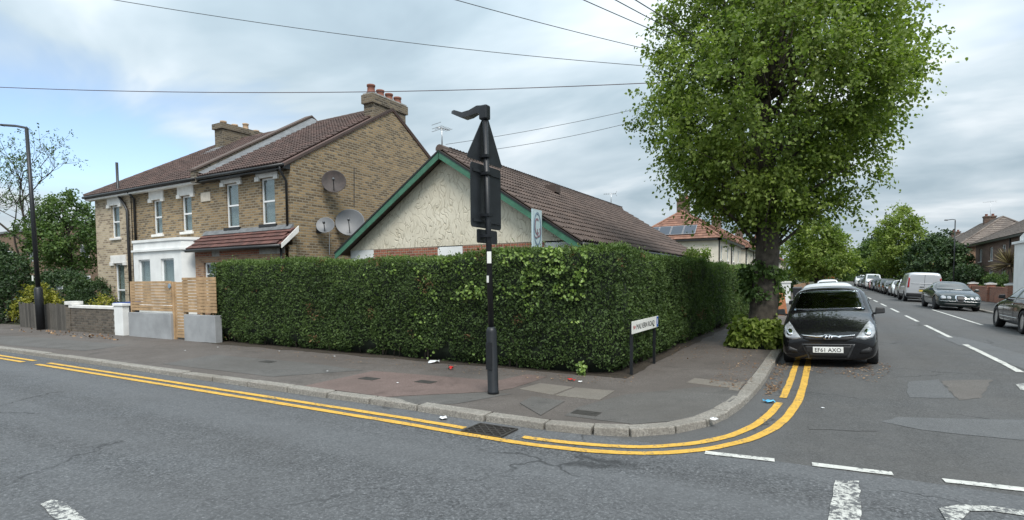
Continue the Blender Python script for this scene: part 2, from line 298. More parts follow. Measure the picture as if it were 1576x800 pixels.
# ---------------------------------------------------------------- mesh helpers
WM = {}
def link(o, parent=None, local=False):
    C.objects.link(o)
    if parent is not None:
        o.parent = parent
        if not local and parent in WM: o.matrix_parent_inverse = WM[parent].inverted()
    return o
class MB:
    def __init__(s): s.v = []; s.f = []
    def add(s, vs, fs):
        k = len(s.v); s.v += [tuple(p) for p in vs]; s.f += [tuple(i+k for i in f) for f in fs]; return s
    def hexa(s, b, t):   # bottom 4 ccw, top 4 ccw
        return s.add(list(b)+list(t), [(3, 2, 1, 0), (4, 5, 6, 7), (0, 1, 5, 4), (1, 2, 6, 5), (2, 3, 7, 6), (3, 0, 4, 7)])
    def box(s, x0, x1, y0, y1, z0, z1):
        q = [(x0, y0), (x1, y0), (x1, y1), (x0, y1)]
        return s.hexa([(*p, z0) for p in q], [(*p, z1) for p in q])
    def prism(s, poly, vec):
        n = len(poly); vec = Vector(vec); top = [tuple(Vector(p)+vec) for p in poly]
        return s.add(list(poly)+top, [tuple(range(n-1, -1, -1)), tuple(range(n, 2*n))]+[(i, (i+1) % n, n+(i+1) % n, n+i) for i in range(n)])
    def face(s, pts): return s.add(pts, [tuple(range(len(pts)))])
    def tube(s, path, r, n=8, caps=True):
        path = [Vector(p) for p in path]; rs = r if isinstance(r, (list, tuple)) else [r]*len(path)
        rings = []; u = None
        for i, p in enumerate(path):
            d = (path[min(i+1, len(path)-1)]-path[max(i-1, 0)]).normalized()
            if u is None: u = d.orthogonal().normalized()
            u = (u-d*u.dot(d)).normalized(); wv = d.cross(u)
            rings.append([p+(u*math.cos(2*math.pi*k/n)+wv*math.sin(2*math.pi*k/n))*rs[i] for k in range(n)])
        k0 = len(s.v); s.v += [tuple(q) for rg in rings for q in rg]
        for i in range(len(path)-1):
            for k in range(n):
                a = k0+i*n+k; b_ = k0+i*n+(k+1) % n; s.f.append((a, b_, b_+n, a+n))
        if caps:
            s.f.append(tuple(k0+k for k in range(n-1, -1, -1))); e = k0+(len(path)-1)*n; s.f.append(tuple(e+k for k in range(n)))
        return s
    def lathe(s, prof, c=(0, 0, 0), n=16, axis='Z'):
        k0 = len(s.v); c = Vector(c)
        for (r, h) in prof:
            for k in range(n):
                a = 2*math.pi*k/n; x, y = r*math.cos(a), r*math.sin(a)
                q = {'Z': (x, y, h), 'X': (h, x, y), 'Y': (y, h, x)}[axis]
                s.v.append(tuple(c+Vector(q)))
        for i in range(len(prof)-1):
            for k in range(n):
                a = k0+i*n+k; b_ = k0+i*n+(k+1) % n; s.f.append((a, b_, b_+n, a+n))
        s.f.append(tuple(k0+k for k in range(n-1, -1, -1))); e = k0+(len(prof)-1)*n; s.f.append(tuple(e+k for k in range(n)))
        return s
    def xf(s, mat, i0=0):
        s.v[i0:] = [tuple(mat @ Vector(p)) for p in s.v[i0:]]; return s
    def mesh(s, name, mat=None, smooth=False):
        me = bpy.data.meshes.new(name); me.from_pydata(s.v, [], s.f); me.update()
        if mat: me.materials.append(M[mat])
        if smooth: me.polygons.foreach_set('use_smooth', [True]*len(me.polygons))
        return me
    def build(s, name, mat, parent=None, smooth=False, local=False, kind=None, bevel=0):
        o = bpy.data.objects.new(name, s.mesh(name, mat, smooth)); link(o, parent, local)
        if kind: o['kind'] = kind
        if bevel:
            md = o.modifiers.new('bevel', 'BEVEL'); md.width = bevel; md.segments = 2; md.limit_method = 'ANGLE'
        return o
def tag(o, label, cat, group=None):
    o['label'] = label; o['category'] = cat
    if group: o['group'] = group
    return o
def thing(name, label, cat, loc=(0, 0, 0), group=None, rot=None):
    o = bpy.data.objects.new(name, None); C.objects.link(o); o.empty_display_size = 0.2
    o.location = loc
    if rot: o.rotation_euler = rot
    WM[o] = Matrix.Translation(loc) @ (Matrix.Identity(4) if not rot else __import__('mathutils').Euler(rot).to_matrix().to_4x4())
    return tag(o, label, cat, group)
def struct(o): o['kind'] = 'structure'; return o
def copy_tree(o, parent=None):
    c = o.copy(); C.objects.link(c); c.parent = parent
    for ch in o.children: copy_tree(ch, c)
    return c
def text_obj(name, s, width, height, mat, parent, mw, local=True, bold=0.0, depth=0.002):
    cu = bpy.data.curves.new(name, 'FONT'); cu.body = s; cu.size = 1; cu.extrude = 0.0; cu.offset = bold; cu.align_x = 'CENTER'; cu.resolution_u = 3
    to = bpy.data.objects.new(name+'_tmp', cu); C.objects.link(to)
    dg = bpy.context.evaluated_depsgraph_get(); me = bpy.data.meshes.new_from_object(to.evaluated_get(dg)); bpy.data.objects.remove(to)
    co = np.empty(len(me.vertices)*3); me.vertices.foreach_get('co', co); co = co.reshape(-1, 3)
    mn, mxx = co.min(0), co.max(0); co -= (mn+mxx)/2; co[:, 0] *= width/(mxx[0]-mn[0]); co[:, 1] *= height/(mxx[1]-mn[1]); co[:, 2] = 0
    me.vertices.foreach_set('co', co.ravel()); me.update(); me.name = name; me.materials.clear(); me.materials.append(M[mat])
    o = bpy.data.objects.new(name, me); link(o, parent, True); o.matrix_local = mw
    md = o.modifiers.new('thick', 'SOLIDIFY'); md.thickness = depth; md.offset = 1
    return o
def leaves(name, P, D, N, L, Wd, tint, mat, parent=None, six=True, fold=0.18, kind='stuff'):
    P = np.asarray(P, float); n = len(P)
    D = D/np.linalg.norm(D, axis=1, keepdims=True)
    N = N-D*(N*D).sum(1, keepdims=True); N /= np.linalg.norm(N, axis=1, keepdims=True)+1e-9
    S = np.cross(D, N); L = np.broadcast_to(L, n)[:, None]; Wd = np.broadcast_to(Wd, n)[:, None]
    if six:
        pts = [(0, 0, 0), (.22, .46, 1), (.68, .36, 1), (1, 0, -.3), (.68, -.36, 1), (.22, -.46, 1)]; fc = [0, 1, 2, 3, 0, 3, 4, 5]; nl = 8; nf = 2; st = [0, 4]; k = 6
    else:
        pts = [(0, 0, 0), (.45, .5, 1), (1, 0, 0), (.45, -.5, 1)]; fc = [0, 1, 2, 0, 2, 3]; nl = 6; nf = 2; st = [0, 3]; k = 4
    V = np.empty((n, k, 3))
    for i, (a, s_, f_) in enumerate(pts): V[:, i] = P+D*L*a+S*Wd*s_+N*Wd*fold*f_
    me = bpy.data.meshes.new(name); me.vertices.add(n*k); me.vertices.foreach_set('co', V.ravel())
    me.loops.add(n*nl); me.loops.foreach_set('vertex_index', (np.arange(n)[:, None]*k+np.array(fc)[None]).ravel().astype(np.int32))
    me.polygons.add(n*nf); me.polygons.foreach_set('loop_start', (np.arange(n)[:, None]*nl+np.array(st)[None]).ravel().astype(np.int32))
    me.update(calc_edges=True)
    at = me.attributes.new('tint', 'FLOAT', 'POINT'); at.data.foreach_set('value', np.repeat(np.broadcast_to(tint, n), k).astype(np.float32))
    me.materials.append(M[mat]); o = bpy.data.objects.new(name, me); link(o, parent)
    if kind: o['kind'] = kind
    return o
def rnd_dir(n):
    v = RNG.normal(size=(n, 3)); return v/np.linalg.norm(v, axis=1, keepdims=True)
# ================================================================ SETTING: ground, roads, pavements, kerbs, markings
RCX, RHW, CROWN = 2.86, 3.74, 0.13
def gz(x, y):                                   # the side road is crowned; flat at the junction
    k = min(1.0, max(0.0, (y-7.5)/6.0)); k = k*k*(3-2*k)
    return CROWN*k*max(0.0, 1-((x-RCX)/RHW)**2)
def GR(px, py):
    z = 0.0
    for _ in range(6):
        p = G(px, py, z); z = gz(p[0], p[1])
    return (p[0], p[1], z)
PZ = 0.08                                       # pavement level above the gutter
MB().add([(-900, -60, -.12), (900, -60, -.12), (900, 1500, -.12), (-900, 1500, -.12)], [(0, 1, 2, 3)]).build('ground', 'far_ground', kind='structure')
mb = MB(); mb.add([(-160, -9, 0), (120, -9, 0), (120, 5.72, 0), (-160, 5.72, 0)], [(0, 1, 2, 3)]); mb.build('main_road', 'asphalt_main', kind='structure')
xs = [-3.2, -0.95]+[RCX-RHW+RHW*2*i/16 for i in range(17)]+[6.7, 9.3]
ys = [5.72]+[5.72+0.5*i for i in range(1, 20)]+[16, 20, 26, 34, 45, 60, 80, 110, 150, 200, 270, 380]
mb = MB(); nx = len(xs)
mb.add([(x, y, gz(x, y)) for y in ys for x in xs], [(j*nx+i, j*nx+i+1, (j+1)*nx+i+1, (j+1)*nx+i) for j in range(len(ys)-1) for i in range(nx-1)])
mb.build('side_road', 'asphalt_side', smooth=True, kind='structure')
SIDE = bpy.data.objects['side_road']; MAINR = bpy.data.objects['main_road']

# kerb line of the corner, solved from the photograph
raw = [(-120, 5.69), (-40, 5.69), (-20, 5.69), (-4.6, 5.66), (-3.6, 5.63), (-2.7, 5.64), (-2.2, 5.72), (-1.8, 5.86), (-1.48, 6.15), (-1.24, 6.55), (-1.07, 7.1), (-0.97, 7.8), (-0.9, 8.8), (-0.88, 10), (-0.88, 14), (-0.88, 30), (-0.88, 320)]
def smooth_path(pts, step):
    P = [Vector((p[0], p[1], 0)) for p in pts]; out = []
    for i in range(len(P)-1):
        L = (P[i+1]-P[i]).length; n = max(1, int(L/step))
        p0 = P[max(i-1, 0)]; p3 = P[min(i+2, len(P)-1)]
        t1 = (P[i+1]-p0).normalized()*L*0.5; t2 = (p3-P[i]).normalized()*L*0.5
        for k in range(n):
            s = k/n; h1 = 2*s**3-3*s**2+1; h2 = s**3-2*s**2+s; h3 = -2*s**3+3*s**2; h4 = s**3-s**2
            out.append(P[i]*h1+t1*h2+P[i+1]*h3+t2*h4)
    out.append(P[-1]); return out
KP = smooth_path(raw, 0.12)
def offs(path, d):
    out = []
    for i, p in enumerate(path):
        t = (path[min(i+1, len(path)-1)]-path[max(i-1, 0)]).normalized(); out.append(p+Vector((-t.y, t.x, 0))*d)
    return out
def arclen(path):
    s = [0]
    for a, b_ in zip(path, path[1:]): s.append(s[-1]+(b_-a).length)
    return s
KS = arclen(KP)
def at_s(path, S, s):
    import bisect
    i = min(max(bisect.bisect_right(S, s)-1, 0), len(S)-2); t = (s-S[i])/(S[i+1]-S[i]); return path[i].lerp(path[i+1], t)
KW = 0.21
inner = offs(KP, KW)
thin = [inner[0]]+[p for p in inner[1:-1] if -8 < p.x and p.y < 16]+[inner[-1]]
poly = [(p.x, p.y, PZ-0.2) for p in thin]+[(-3.25, 320, PZ-0.2), (-3.25, 9.35, PZ-0.2), (-120, 9.35, PZ-0.2)]
pav = MB().prism(poly, (0, 0, 0.2)).build('pavement', 'pavement_tarmac', kind='structure')
# kerb stones
kerb = MB(); sj = [i for i, p in enumerate(KP) if p.x < -24]; far_a = sj[-1]
kb = MB().box(-120, -24.02, 5.69, 5.69+KW-.004, -.05, PZ+.006).build('kerb', 'kerb_granite', kind='structure')
def s_of(cond):
    return KS[next(i for i, p in enumerate(KP) if cond(p))]
s = s_of(lambda p: p.x > -24); s_end = s_of(lambda p: p.y > 40); s_c0 = s_of(lambda p: p.x > -3.3); s_c1 = s_of(lambda p: p.y > 10.5)
rnd = random.Random(3)
while s < s_end:
    incorner = s_c0 < s < s_c1
    L = rnd.uniform(0.42, 0.62) if incorner else rnd.uniform(0.75, 1.15)
    zt = PZ+.006+rnd.uniform(-.006, .006)
    a, b_ = at_s(KP, KS, s+.016), at_s(KP, KS, s+L-.016); t = (b_-a).normalized(); nrm = Vector((-t.y, t.x, 0))
    jf = rnd.uniform(-.012, .008); sl_ = 0.012
    q0 = [a+nrm*jf, b_+nrm*(jf+rnd.uniform(-.006, .006)), b_+nrm*(KW-.003), a+nrm*(KW-.003)]
    q1 = [q0[0]+nrm*sl_, q0[1]+nrm*sl_, q0[2], q0[3]]
    MB().hexa([(p.x, p.y, -.06) for p in q0], [(p.x, p.y, zt+rnd.uniform(-.004, .004)) for p in q1]).build('kerb_stone', 'kerb_granite', kb, bevel=0.014)
    s += L
MB().box(-.88-KW+.004, -.88, 40.6, 320, -.05, PZ+.006).build('far_kerb', 'kerb_granite', kb)
# opposite side of the side road
RK = 6.62
MB().box(RK+.2, 9.2, 9, 320, -.1, PZ).build('pavement', 'pavement_grey', kind='structure')
kr = MB().box(RK, RK+.197, 60, 320, -.05, PZ+.006).build('kerb', 'kerb_granite', kind='structure')
y = 12.0
while y < 60:
    L = rnd.uniform(.8, 1.0); MB().box(RK+rnd.uniform(-.006, .006), RK+.197, y, y+L-.012, -.05, PZ+.006).build('kerb_stone', 'kerb_granite', kr, bevel=0.014); y += L
MB().box(-160, -3.25, 9.35, 320, -.1, PZ-.02).build('garden_ground', 'garden_earth', kind='structure')
MB().box(9.2, 160, 9, 320, -.1, PZ-.02).build('garden_ground', 'garden_earth', kind='structure')
# soil strip along the hedge foot
mb = MB(); pts = []
for i in range(60):
    x = -15.2+12.3*i/59; pts.append((x, 8.86-0.12*noise.noise((x*1.3, 0, 0))-0.08*noise.noise((x*4, 3, 0)), PZ+.004))
mb.face([*pts, (-2.9, 9.6, PZ+.004), (-15.2, 9.6, PZ+.004)]).build('soil_strip', 'soil', kind='structure')
mb = MB(); pts = []
for i in range(50):
    y = 9.1+19*i/49; pts.append((-2.93+0.1*noise.noise((y*1.1, 5, 0))+.05*noise.noise((y*4, 7, 0)), y, PZ+.007))
mb.face([*pts, (-3.6, 28.1, PZ+.007), (-3.6, 9.1, PZ+.007)]).build('soil_strip', 'soil', kind='structure')

def drape(poly2, zf, name, mat, parent, step=0.35, jag=0.0, seed=0):
    """polygon laid on a surface as a thin sheet that follows it"""
    if jag:
        q = []
        for i, a in enumerate(poly2):
            b_ = poly2[(i+1) % len(poly2)]; L = math.dist(a, b_); n = max(1, int(L/0.12))
            for k in range(n):
                t = k/n; x, y = a[0]+(b_[0]-a[0])*t, a[1]+(b_[1]-a[1])*t
                q.append((x+jag*noise.noise((x*5, y*5, seed)), y+jag*noise.noise((x*5, y*5, seed+9))))
        poly2 = q
    bm = bmesh.new(); bm.faces.new([bm.verts.new((p[0], p[1], 0)) for p in poly2])
    for ax in (0, 1):
        lo = min(p[ax] for p in poly2); hi = max(p[ax] for p in poly2); k = math.ceil(lo/step)
        st = step if (hi-lo)/step < 80 else (hi-lo)/80
        c = lo+st
        while c < hi:
            co = [0, 0, 0]; no = [0, 0, 0]; co[ax] = c; no[ax] = 1
            bmesh.ops.bisect_plane(bm, geom=bm.verts[:]+bm.edges[:]+bm.faces[:], plane_co=co, plane_no=no); c += st
    for v in bm.verts: v.co.z = zf(v.co.x, v.co.y)
    bmesh.ops.recalc_face_normals(bm, faces=bm.faces)
    if sum(f.normal.z for f in bm.faces) < 0: bmesh.ops.reverse_faces(bm, faces=bm.faces)
    me = bpy.data.meshes.new(name); bm.to_mesh(me); bm.free(); me.materials.append(M[mat])
    o = bpy.data.objects.new(name, me); link(o, parent); return o
on_road = lambda d: (lambda x, y: gz(x, y)+d)
on_pav = lambda d: (lambda x, y: PZ+d)
# double yellow lines
def strip(path, S, s0, s1, d0, d1, name, mat, parent, wob=0.008, zo=0.008):
    n = max(2, int((s1-s0)/0.1)); mb = MB(); vs = []
    for i in range(n+1):
        s = s0+(s1-s0)*i/n; p = at_s(path, S, s); t = (at_s(path, S, s+.05)-at_s(path, S, s-.05)).normalized(); nr = Vector((t.y, -t.x, 0))
        for d in (d0, d1):
            q = p+nr*(d+wob*noise.noise((s*2.2, d*7, 1))+wob*.6*noise.noise((s*9, d*7, 4))); vs.append((q.x, q.y, gz(q.x, q.y)+zo))
    mb.add(vs, [(2*i, 2*i+1, 2*i+3, 2*i+2) for i in range(n)]); return mb.build(name, mat, parent)
sx_ = lambda x: s_of(lambda p: p.x > x)
sy_ = lambda y: s_of(lambda p: p.x > -2 and p.y > y)
for (a, b_) in ((sx_(-15.1), sx_(-3.75)), (sx_(-3.02), sy_(8.35)), (sy_(8.75), sy_(13.4)), (sx_(-40), sx_(-15.75))):
    strip(KP, KS, a, b_, .32, .42, 'yellow_line', 'yellow_paint', MAINR)
for (a, b_) in ((sx_(-15.1), sy_(8.2)), (sy_(8.22), sy_(13.4)), (sx_(-40), sx_(-15.75))):
    strip(KP, KS, a, b_, .525, .63, 'yellow_line', 'yellow_paint', MAINR)
# give-way dashes, centre line and lettering remains
def pxpoly(pts, name, mat, parent, zo=.008, jag=.012, seed=1, fn=GR):
    return drape([fn(*p)[:2] for p in pts], on_road(zo), name, mat, parent, .4, jag*1.6, seed)
for i, (a, b_) in enumerate((((1085, 697), (1192, 709)), ((1250, 715), (1374, 730)), ((1452, 740), (1600, 757)))):
    p, q = G(*a), G(*b_); dv = Vector((q[0]-p[0], q[1]-p[1])); nv = Vector((-dv.y, dv.x)).normalized()*0.052
    drape([(p[0]-nv.x, p[1]-nv.y), (q[0]-nv.x, q[1]-nv.y), (q[0]+nv.x, q[1]+nv.y), (p[0]+nv.x, p[1]+nv.y)], on_road(.008), 'give_way_dash', 'white_paint', SIDE, .4, .008, i)
pxpoly([(1284, 740), (1323, 741), (1324, 803), (1276, 803)], 'white_bar', 'white_paint_worn', MAINR)
pxpoly([(1446, 783), (1478, 777), (1530, 780), (1580, 787), (1580, 795), (1530, 789), (1492, 787), (1478, 803), (1456, 803)], 'worn_road_letter', 'white_paint_worn', MAINR, seed=4)
pxpoly([(63, 777), (80, 770), (98, 774), (140, 806), (92, 806)], 'centre_dash', 'white_paint_worn', MAINR, seed=5)
y0 = 12.25
for k in range(24):
    ya = y0+6.05*k; L = 4.3 if k < 2 else 3.6
    drape([(RCX-.055, ya), (RCX+.055, ya), (RCX+.055, ya+L), (RCX-.055, ya+L)], on_road(.008), 'centre_dash', 'white_paint', SIDE, .5, .008 if k < 4 else 0, k)
drape([(4.5, 23.8), (4.6, 23.8), (4.62, 34), (4.52, 34)], on_road(.006), 'bay_line', 'white_paint', SIDE, .6, .006, 3)
pxpoly([(1563, 592), (1580, 590), (1580, 602), (1570, 600)], 'bay_mark', 'white_paint_worn', SIDE)
pxpoly([(1356, 649), (1378, 642), (1580, 647), (1580, 678), (1480, 669), (1420, 662)], 'tarmac_patch', 'asphalt_patch_pale', SIDE, .004, .02)
pxpoly([(1448, 586), (1527, 584), (1508, 612), (1476, 616)], 'tarmac_patch', 'asphalt_patch_brown', SIDE, .004, .03, 2)
pxpoly([(1396, 588), (1444, 584), (1470, 613), (1400, 612)], 'tarmac_patch', 'asphalt_patch_pale', SIDE, .004, .03, 3)
pxpoly([(1455, 515), (1500, 524), (1590, 550), (1590, 575), (1500, 540), (1440, 517)], 'tarmac_patch', 'asphalt_patch_pale', SIDE, .004, .04, 6)
pxpoly([(1244, 652), (1350, 656), (1352, 664), (1246, 661)], 'tarmac_patch', 'asphalt_side', SIDE, .004, .02, 8)
# pavement patches and slabs
GP = lambda px, py: G(px, py, PZ)
def pv(pts, name, mat, zo=.004, jag=.02, seed=1): return drape([GP(*p)[:2] for p in pts], on_pav(zo), name, mat, pav, .6, jag, seed)
pv([(868, 640), (892, 626), (965, 607), (1075, 596), (1140, 598), (1132, 612), (1100, 636), (1040, 648), (975, 653)], 'tarmac_patch', 'pavement_grey')
pv([(468, 594), (575, 571), (752, 585), (752, 603), (592, 611)], 'tarmac_patch', 'pavement_red', seed=2)
pv([(755, 588), (810, 576), (842, 580), (788, 598), (757, 603)], 'tarmac_patch', 'pavement_red', seed=3)
pv([(250, 560), (420, 580), (560, 570), (470, 558), (330, 546)], 'tarmac_patch', 'pavement_grey', seed=4)
pv([(0, 530), (130, 540), (200, 531), (70, 520), (0, 516)], 'tarmac_patch', 'pavement_grey', seed=5)
pv([(600, 612), (745, 604), (790, 606), (700, 622), (640, 622)], 'tarmac_patch', 'pavement_grey', seed=7)
for i, (q, mt) in enumerate(((((799, 599), (831, 590), (882, 596), (851, 608)), 'concrete_slab'), (((854, 609), (885, 597), (946, 602), (923, 616)), 'concrete_slab'), (((800, 621), (819, 611), (869, 618), (832, 640)), 'pavement_grey'),
        (((1057, 589), (1069, 582), (1134, 590), (1129, 598)), 'concrete_slab'), (((1121, 600), (1134, 589), (1147, 588), (1136, 602)), 'concrete_slab'))):
    ps = [GP(*p) for p in q]; cxm = sum(p[0] for p in ps)/4; cym = sum(p[1] for p in ps)/4
    if sum((ps[k][0]-ps[k-1][0])*(ps[k][1]+ps[k-1][1]) for k in range(4)) > 0: ps = ps[::-1]
    MB().hexa([(*p[:2], PZ-.02) for p in ps], [(*p[:2], PZ+.009+.002*(i % 3)) for p in ps]).build('paving_slab', mt, pav, bevel=.004)
# drain grate (diagonal bars) let into the gutter
gc = G(752, 664); dg = thing('drain_grate', 'cast iron diagonal bar drain grate in the gutter between yellow lines', 'drain', (gc[0], gc[1], 0))
gx, gy, gh = gc[0], gc[1]+.02, .27
MB().box(gx-gh, gx+gh, gy-.2, gy+.2, .003, .006).build('drain_void', 'drain_void', dg)
mb = MB()
for (a, b_, c, d) in ((gx-gh, gx+gh, gy-.2, gy-.175), (gx-gh, gx+gh, gy+.175, gy+.2), (gx-gh, gx-gh+.025, gy-.175, gy+.175), (gx+gh-.025, gx+gh, gy-.175, gy+.175)): mb.box(a, b_, c, d, .006, .02)
mb.build('frame', 'cast_iron', dg)
for sg in (-1, 1):
    for k in range(-3, 4):
        cx_ = gx+k*.085*1.3; hw = .012
        x0, x1 = cx_-sg*.17, cx_+sg*.17; ya, yb = gy-.17, gy+.17
        lo, hi = gx-gh+.03, gx+gh-.03
        def clip(x0, x1, ya, yb):
            t0, t1 = 0, 1; dx = x1-x0
            for lim, s_ in ((lo, 1), (hi, -1)):
                f0, f1 = s_*(x0-lim), s_*(x1-lim)
                if f0 < 0 and f1 < 0: return None
                if f0 < 0: t0 = max(t0, -f0/(f1-f0))
                if f1 < 0: t1 = min(t1, f0/(f0-f1))
            return (x0+dx*t0, x0+dx*t1, ya+(yb-ya)*t0, ya+(yb-ya)*t1) if t1-t0 > .1 else None
        r_ = clip(x0, x1, ya, yb)
        if r_:
            x0, x1, ya, yb = r_; zt = .018 if sg > 0 else .0165
            MB().hexa([(x0-hw, ya, .006), (x0+hw, ya, .006), (x1+hw, yb, .006), (x1-hw, yb, .006)], [(x0-hw, ya, zt), (x0+hw, ya, zt), (x1+hw, yb, zt), (x1-hw, yb, zt)]).build('bar', 'cast_iron', dg)
# small round covers in the pavement
for (px, py, lb) in ((568, 583, 'small dark cover plate in the reddish pavement tarmac'), (412, 557, 'dark oblong cover plate in the pavement before the hedge'), (655, 588, 'dark low cover plate set in tarmac near the hedge litter'), (902, 636, 'square inspection cover in grey tarmac at the kerb corner')):
    p = GP(px, py); o = MB().box(p[0]-.17, p[0]+.17, p[1]-.1, p[1]+.1, PZ+.003, PZ+.01).build('cover_plate', 'cast_iron', bevel=.004); tag(o, lb, 'cover plate', 'covers set into the pavement')
# ================================================================ BUILDINGS
def P3(plane, c, u, z):                        # plane 'Y': u is X ; plane 'X': u is Y
    return (u, c, z) if plane == 'Y' else (c, u, z)
def wall_open(plane, c, u0, u1, z0, z1, ops, depth):
    """wall sheet with real openings and reveals running inwards by depth"""
    mb = MB(); us = sorted({u0, u1, *[o[0] for o in ops], *[o[1] for o in ops]}); zs = sorted({z0, z1, *[o[2] for o in ops], *[o[3] for o in ops]})
    for a, b_ in zip(us, us[1:]):
        for e, f_ in zip(zs, zs[1:]):
            um, zm = (a+b_)/2, (e+f_)/2
            if any(o[0] < um < o[1] and o[2] < zm < o[3] for o in ops): continue
            mb.face([P3(plane, c, a, e), P3(plane, c, b_, e), P3(plane, c, b_, f_), P3(plane, c, a, f_)])
    for (a, b_, e, f_) in ops:
        q = [(a, e), (b_, e), (b_, f_), (a, f_)]
        for k in range(4):
            (ua, za), (ub, zb) = q[k], q[(k+1) % 4]
            mb.face([P3(plane, c, ua, za), P3(plane, c+depth, ua, za), P3(plane, c+depth, ub, zb), P3(plane, c, ub, zb)])
    return mb
def pbox(mb, plane, u0, u1, d0, d1, z0, z1):
    d0, d1 = min(d0, d1), max(d0, d1)
    return mb.box(u0, u1, d0, d1, z0, z1) if plane == 'Y' else mb.box(d0, d1, u0, u1, z0, z1)
def window(parent, plane, c, inw, u0, u1, z0, z1, mull=(), rail=None, lintel=None, sill=None, lm='white_trim', sm='white_trim', curtain=True, fr='white_upvc', door=False, name='window'):
    """inw = +1/-1 direction into the building along the plane's normal"""
    f = .055; d0, d1 = c+inw*.07, c+inw*.13; mb = MB()
    pbox(mb, plane, u0, u0+f, d0, d1, z0, z1); pbox(mb, plane, u1-f, u1, d0, d1, z0, z1)
    pbox(mb, plane, u0+f, u1-f, d0, d1, z0, z0+f); pbox(mb, plane, u0+f, u1-f, d0, d1, z1-f, z1)
    us = [u0+f]+[u0+(u1-u0)*m_ for m_ in mull]+[u1-f]; zs = [z0+f]+([z0+(z1-z0)*rail] if rail else [])+[z1-f]
    for m_ in us[1:-1]: pbox(mb, plane, m_-f*.5, m_+f*.5, d0+inw*.004, d1-inw*.004, z0+f, z1-f)
    if rail: pbox(mb, plane, u0+f, u1-f, d0-inw*.01, d1-inw*.006, zs[1]-f*.5, zs[1]+f*.5)
    wo = mb.build(name, fr, parent)
    for a, b_ in zip(us, us[1:]):
        for e, g_ in zip(zs, zs[1:]):
            pm = MB(); pbox(pm, plane, a, b_, d0+inw*.025, d0+inw*.031, e, g_); pm.build('pane', 'window_glass', wo)
    if curtain:
        mb = MB(); n = 14; vs = []
        for i in range(n+1):
            u = u0+f*.5+(u1-u0-f)*i/n; o_ = inw*(.2+.02*math.sin(i*2.1))
            vs += [P3(plane, c+o_, u, z0+.02), P3(plane, c+o_, u, z1-.02)]
        mb.add(vs, [(2*i, 2*i+2, 2*i+3, 2*i+1) for i in range(n)]).build('curtain', 'curtain', wo)
    mb = MB(); pbox(mb, plane, u0-.05, u1+.05, c+inw*.3, c+inw*.33, z0-.05, z1+.05); mb.build('room_back', 'room_dark', wo)
    if lintel:
        h, ex = lintel; mb = MB(); pbox(mb, plane, u0-ex, u1+ex, c-inw*.05, c+inw*.06, z1+.005, z1+h)
        if h > .25:
            pbox(mb, plane, u0-ex-.04, u0-.02, c-inw*.075, c+inw*.055, z1-.09, z1+.06); pbox(mb, plane, u1+.02, u1+ex+.04, c-inw*.075, c+inw*.055, z1-.09, z1+.06)
        mb.build('lintel', lm, wo, bevel=.008)
    if sill:
        mb = MB(); pbox(mb, plane, u0-.09, u1+.09, c-inw*.07, c+inw*.068, z0-sill, z0-.004); mb.build('sill', sm, wo, bevel=.006)
    return wo
def inpoly(u, v, poly):
    r = False; j = len(poly)-1
    for i in range(len(poly)):
        (a, b_), (c, d) = poly[i], poly[j]
        if (b_ > v) != (d > v) and u < (c-a)*(v-b_)/(d-b_)+a: r = not r
        j = i
    return r
def tile_mesh(tw, th, kind):
    L = th*1.22; xs_ = np.linspace(0, tw*.985, 7) if kind == 'roll' else np.array([0.0, tw*.985])
    hz = (lambda x: .03*max(0, math.sin((x/tw)*2*math.pi*2-.6))) if kind == 'roll' else (lambda x: 0)
    vs = []; n = len(xs_)
    for (y, zt) in ((0, .058), (L, .014)):
        for x in xs_: vs.append((x, y, zt+hz(x)*(1 if y == 0 else 1)))
    for x in xs_: vs.append((x, 0, .012+hz(x)*.9))
    fs = [(i, i+1, n+i+1, n+i) for i in range(n-1)]+[(2*n+i, 2*n+i+1, i+1, i) for i in range(n-1)]
    fs += [(0, n, 2*n), (n-1, 3*n-1, 2*n-1)]
    return vs, fs
def tile_roof(roof, O, U, V, poly, tw, th, kind, mat, nparts=300, stagger=False, name='roof_tile'):
    O = Vector(O); U = Vector(U).normalized(); V = Vector(V).normalized(); Nn = U.cross(V).normalized()
    vs, fs = tile_mesh(tw, th, kind); me = bpy.data.meshes.new(name); me.from_pydata(vs, [], fs); me.materials.append(M[mat]); me.update()
    umin, umax = min(p[0] for p in poly), max(p[0] for p in poly); vmax = max(p[1] for p in poly)
    cells = []; j = 0; rr = random.Random(5)
    while j*th < vmax:
        i = 0; off = (tw/2 if (stagger and j % 2) else 0)
        u = umin-off
        while u < umax:
            if inpoly(u+tw*.5, j*th+th*.5, poly) and inpoly(u+.02, j*th+th*.3, poly) and inpoly(u+tw-.02, j*th+th*.3, poly): cells.append((u, j*th))
            u += tw
        j += 1
    Rm = Matrix((U, V, Nn)).transposed().to_4x4()
    mats = [(Matrix.Translation(O+U*u+V*v+Nn*rr.uniform(0, .006)) @ Rm @ Matrix.Rotation(rr.uniform(-.008, .008), 4, 'Z')) for u, v in cells]
    mats.sort(key=lambda m_: (m_.translation-Vector((0, 0, EYE))).length)
    for m_ in mats[:nparts]:
        o = bpy.data.objects.new(name, me); link(o, roof, True); o.matrix_local = m_
    rest = mats[nparts:]
    if rest:
        mb = MB(); tint = []
        for m_ in rest: mb.add([m_ @ Vector(p) for p in vs], fs); tint += [rr.random()]*len(vs)
        o = mb.build('roof_tiles_rest', mat, roof, kind='stuff'); at = o.data.attributes.new('tint', 'FLOAT', 'POINT'); at.data.foreach_set('value', tint)
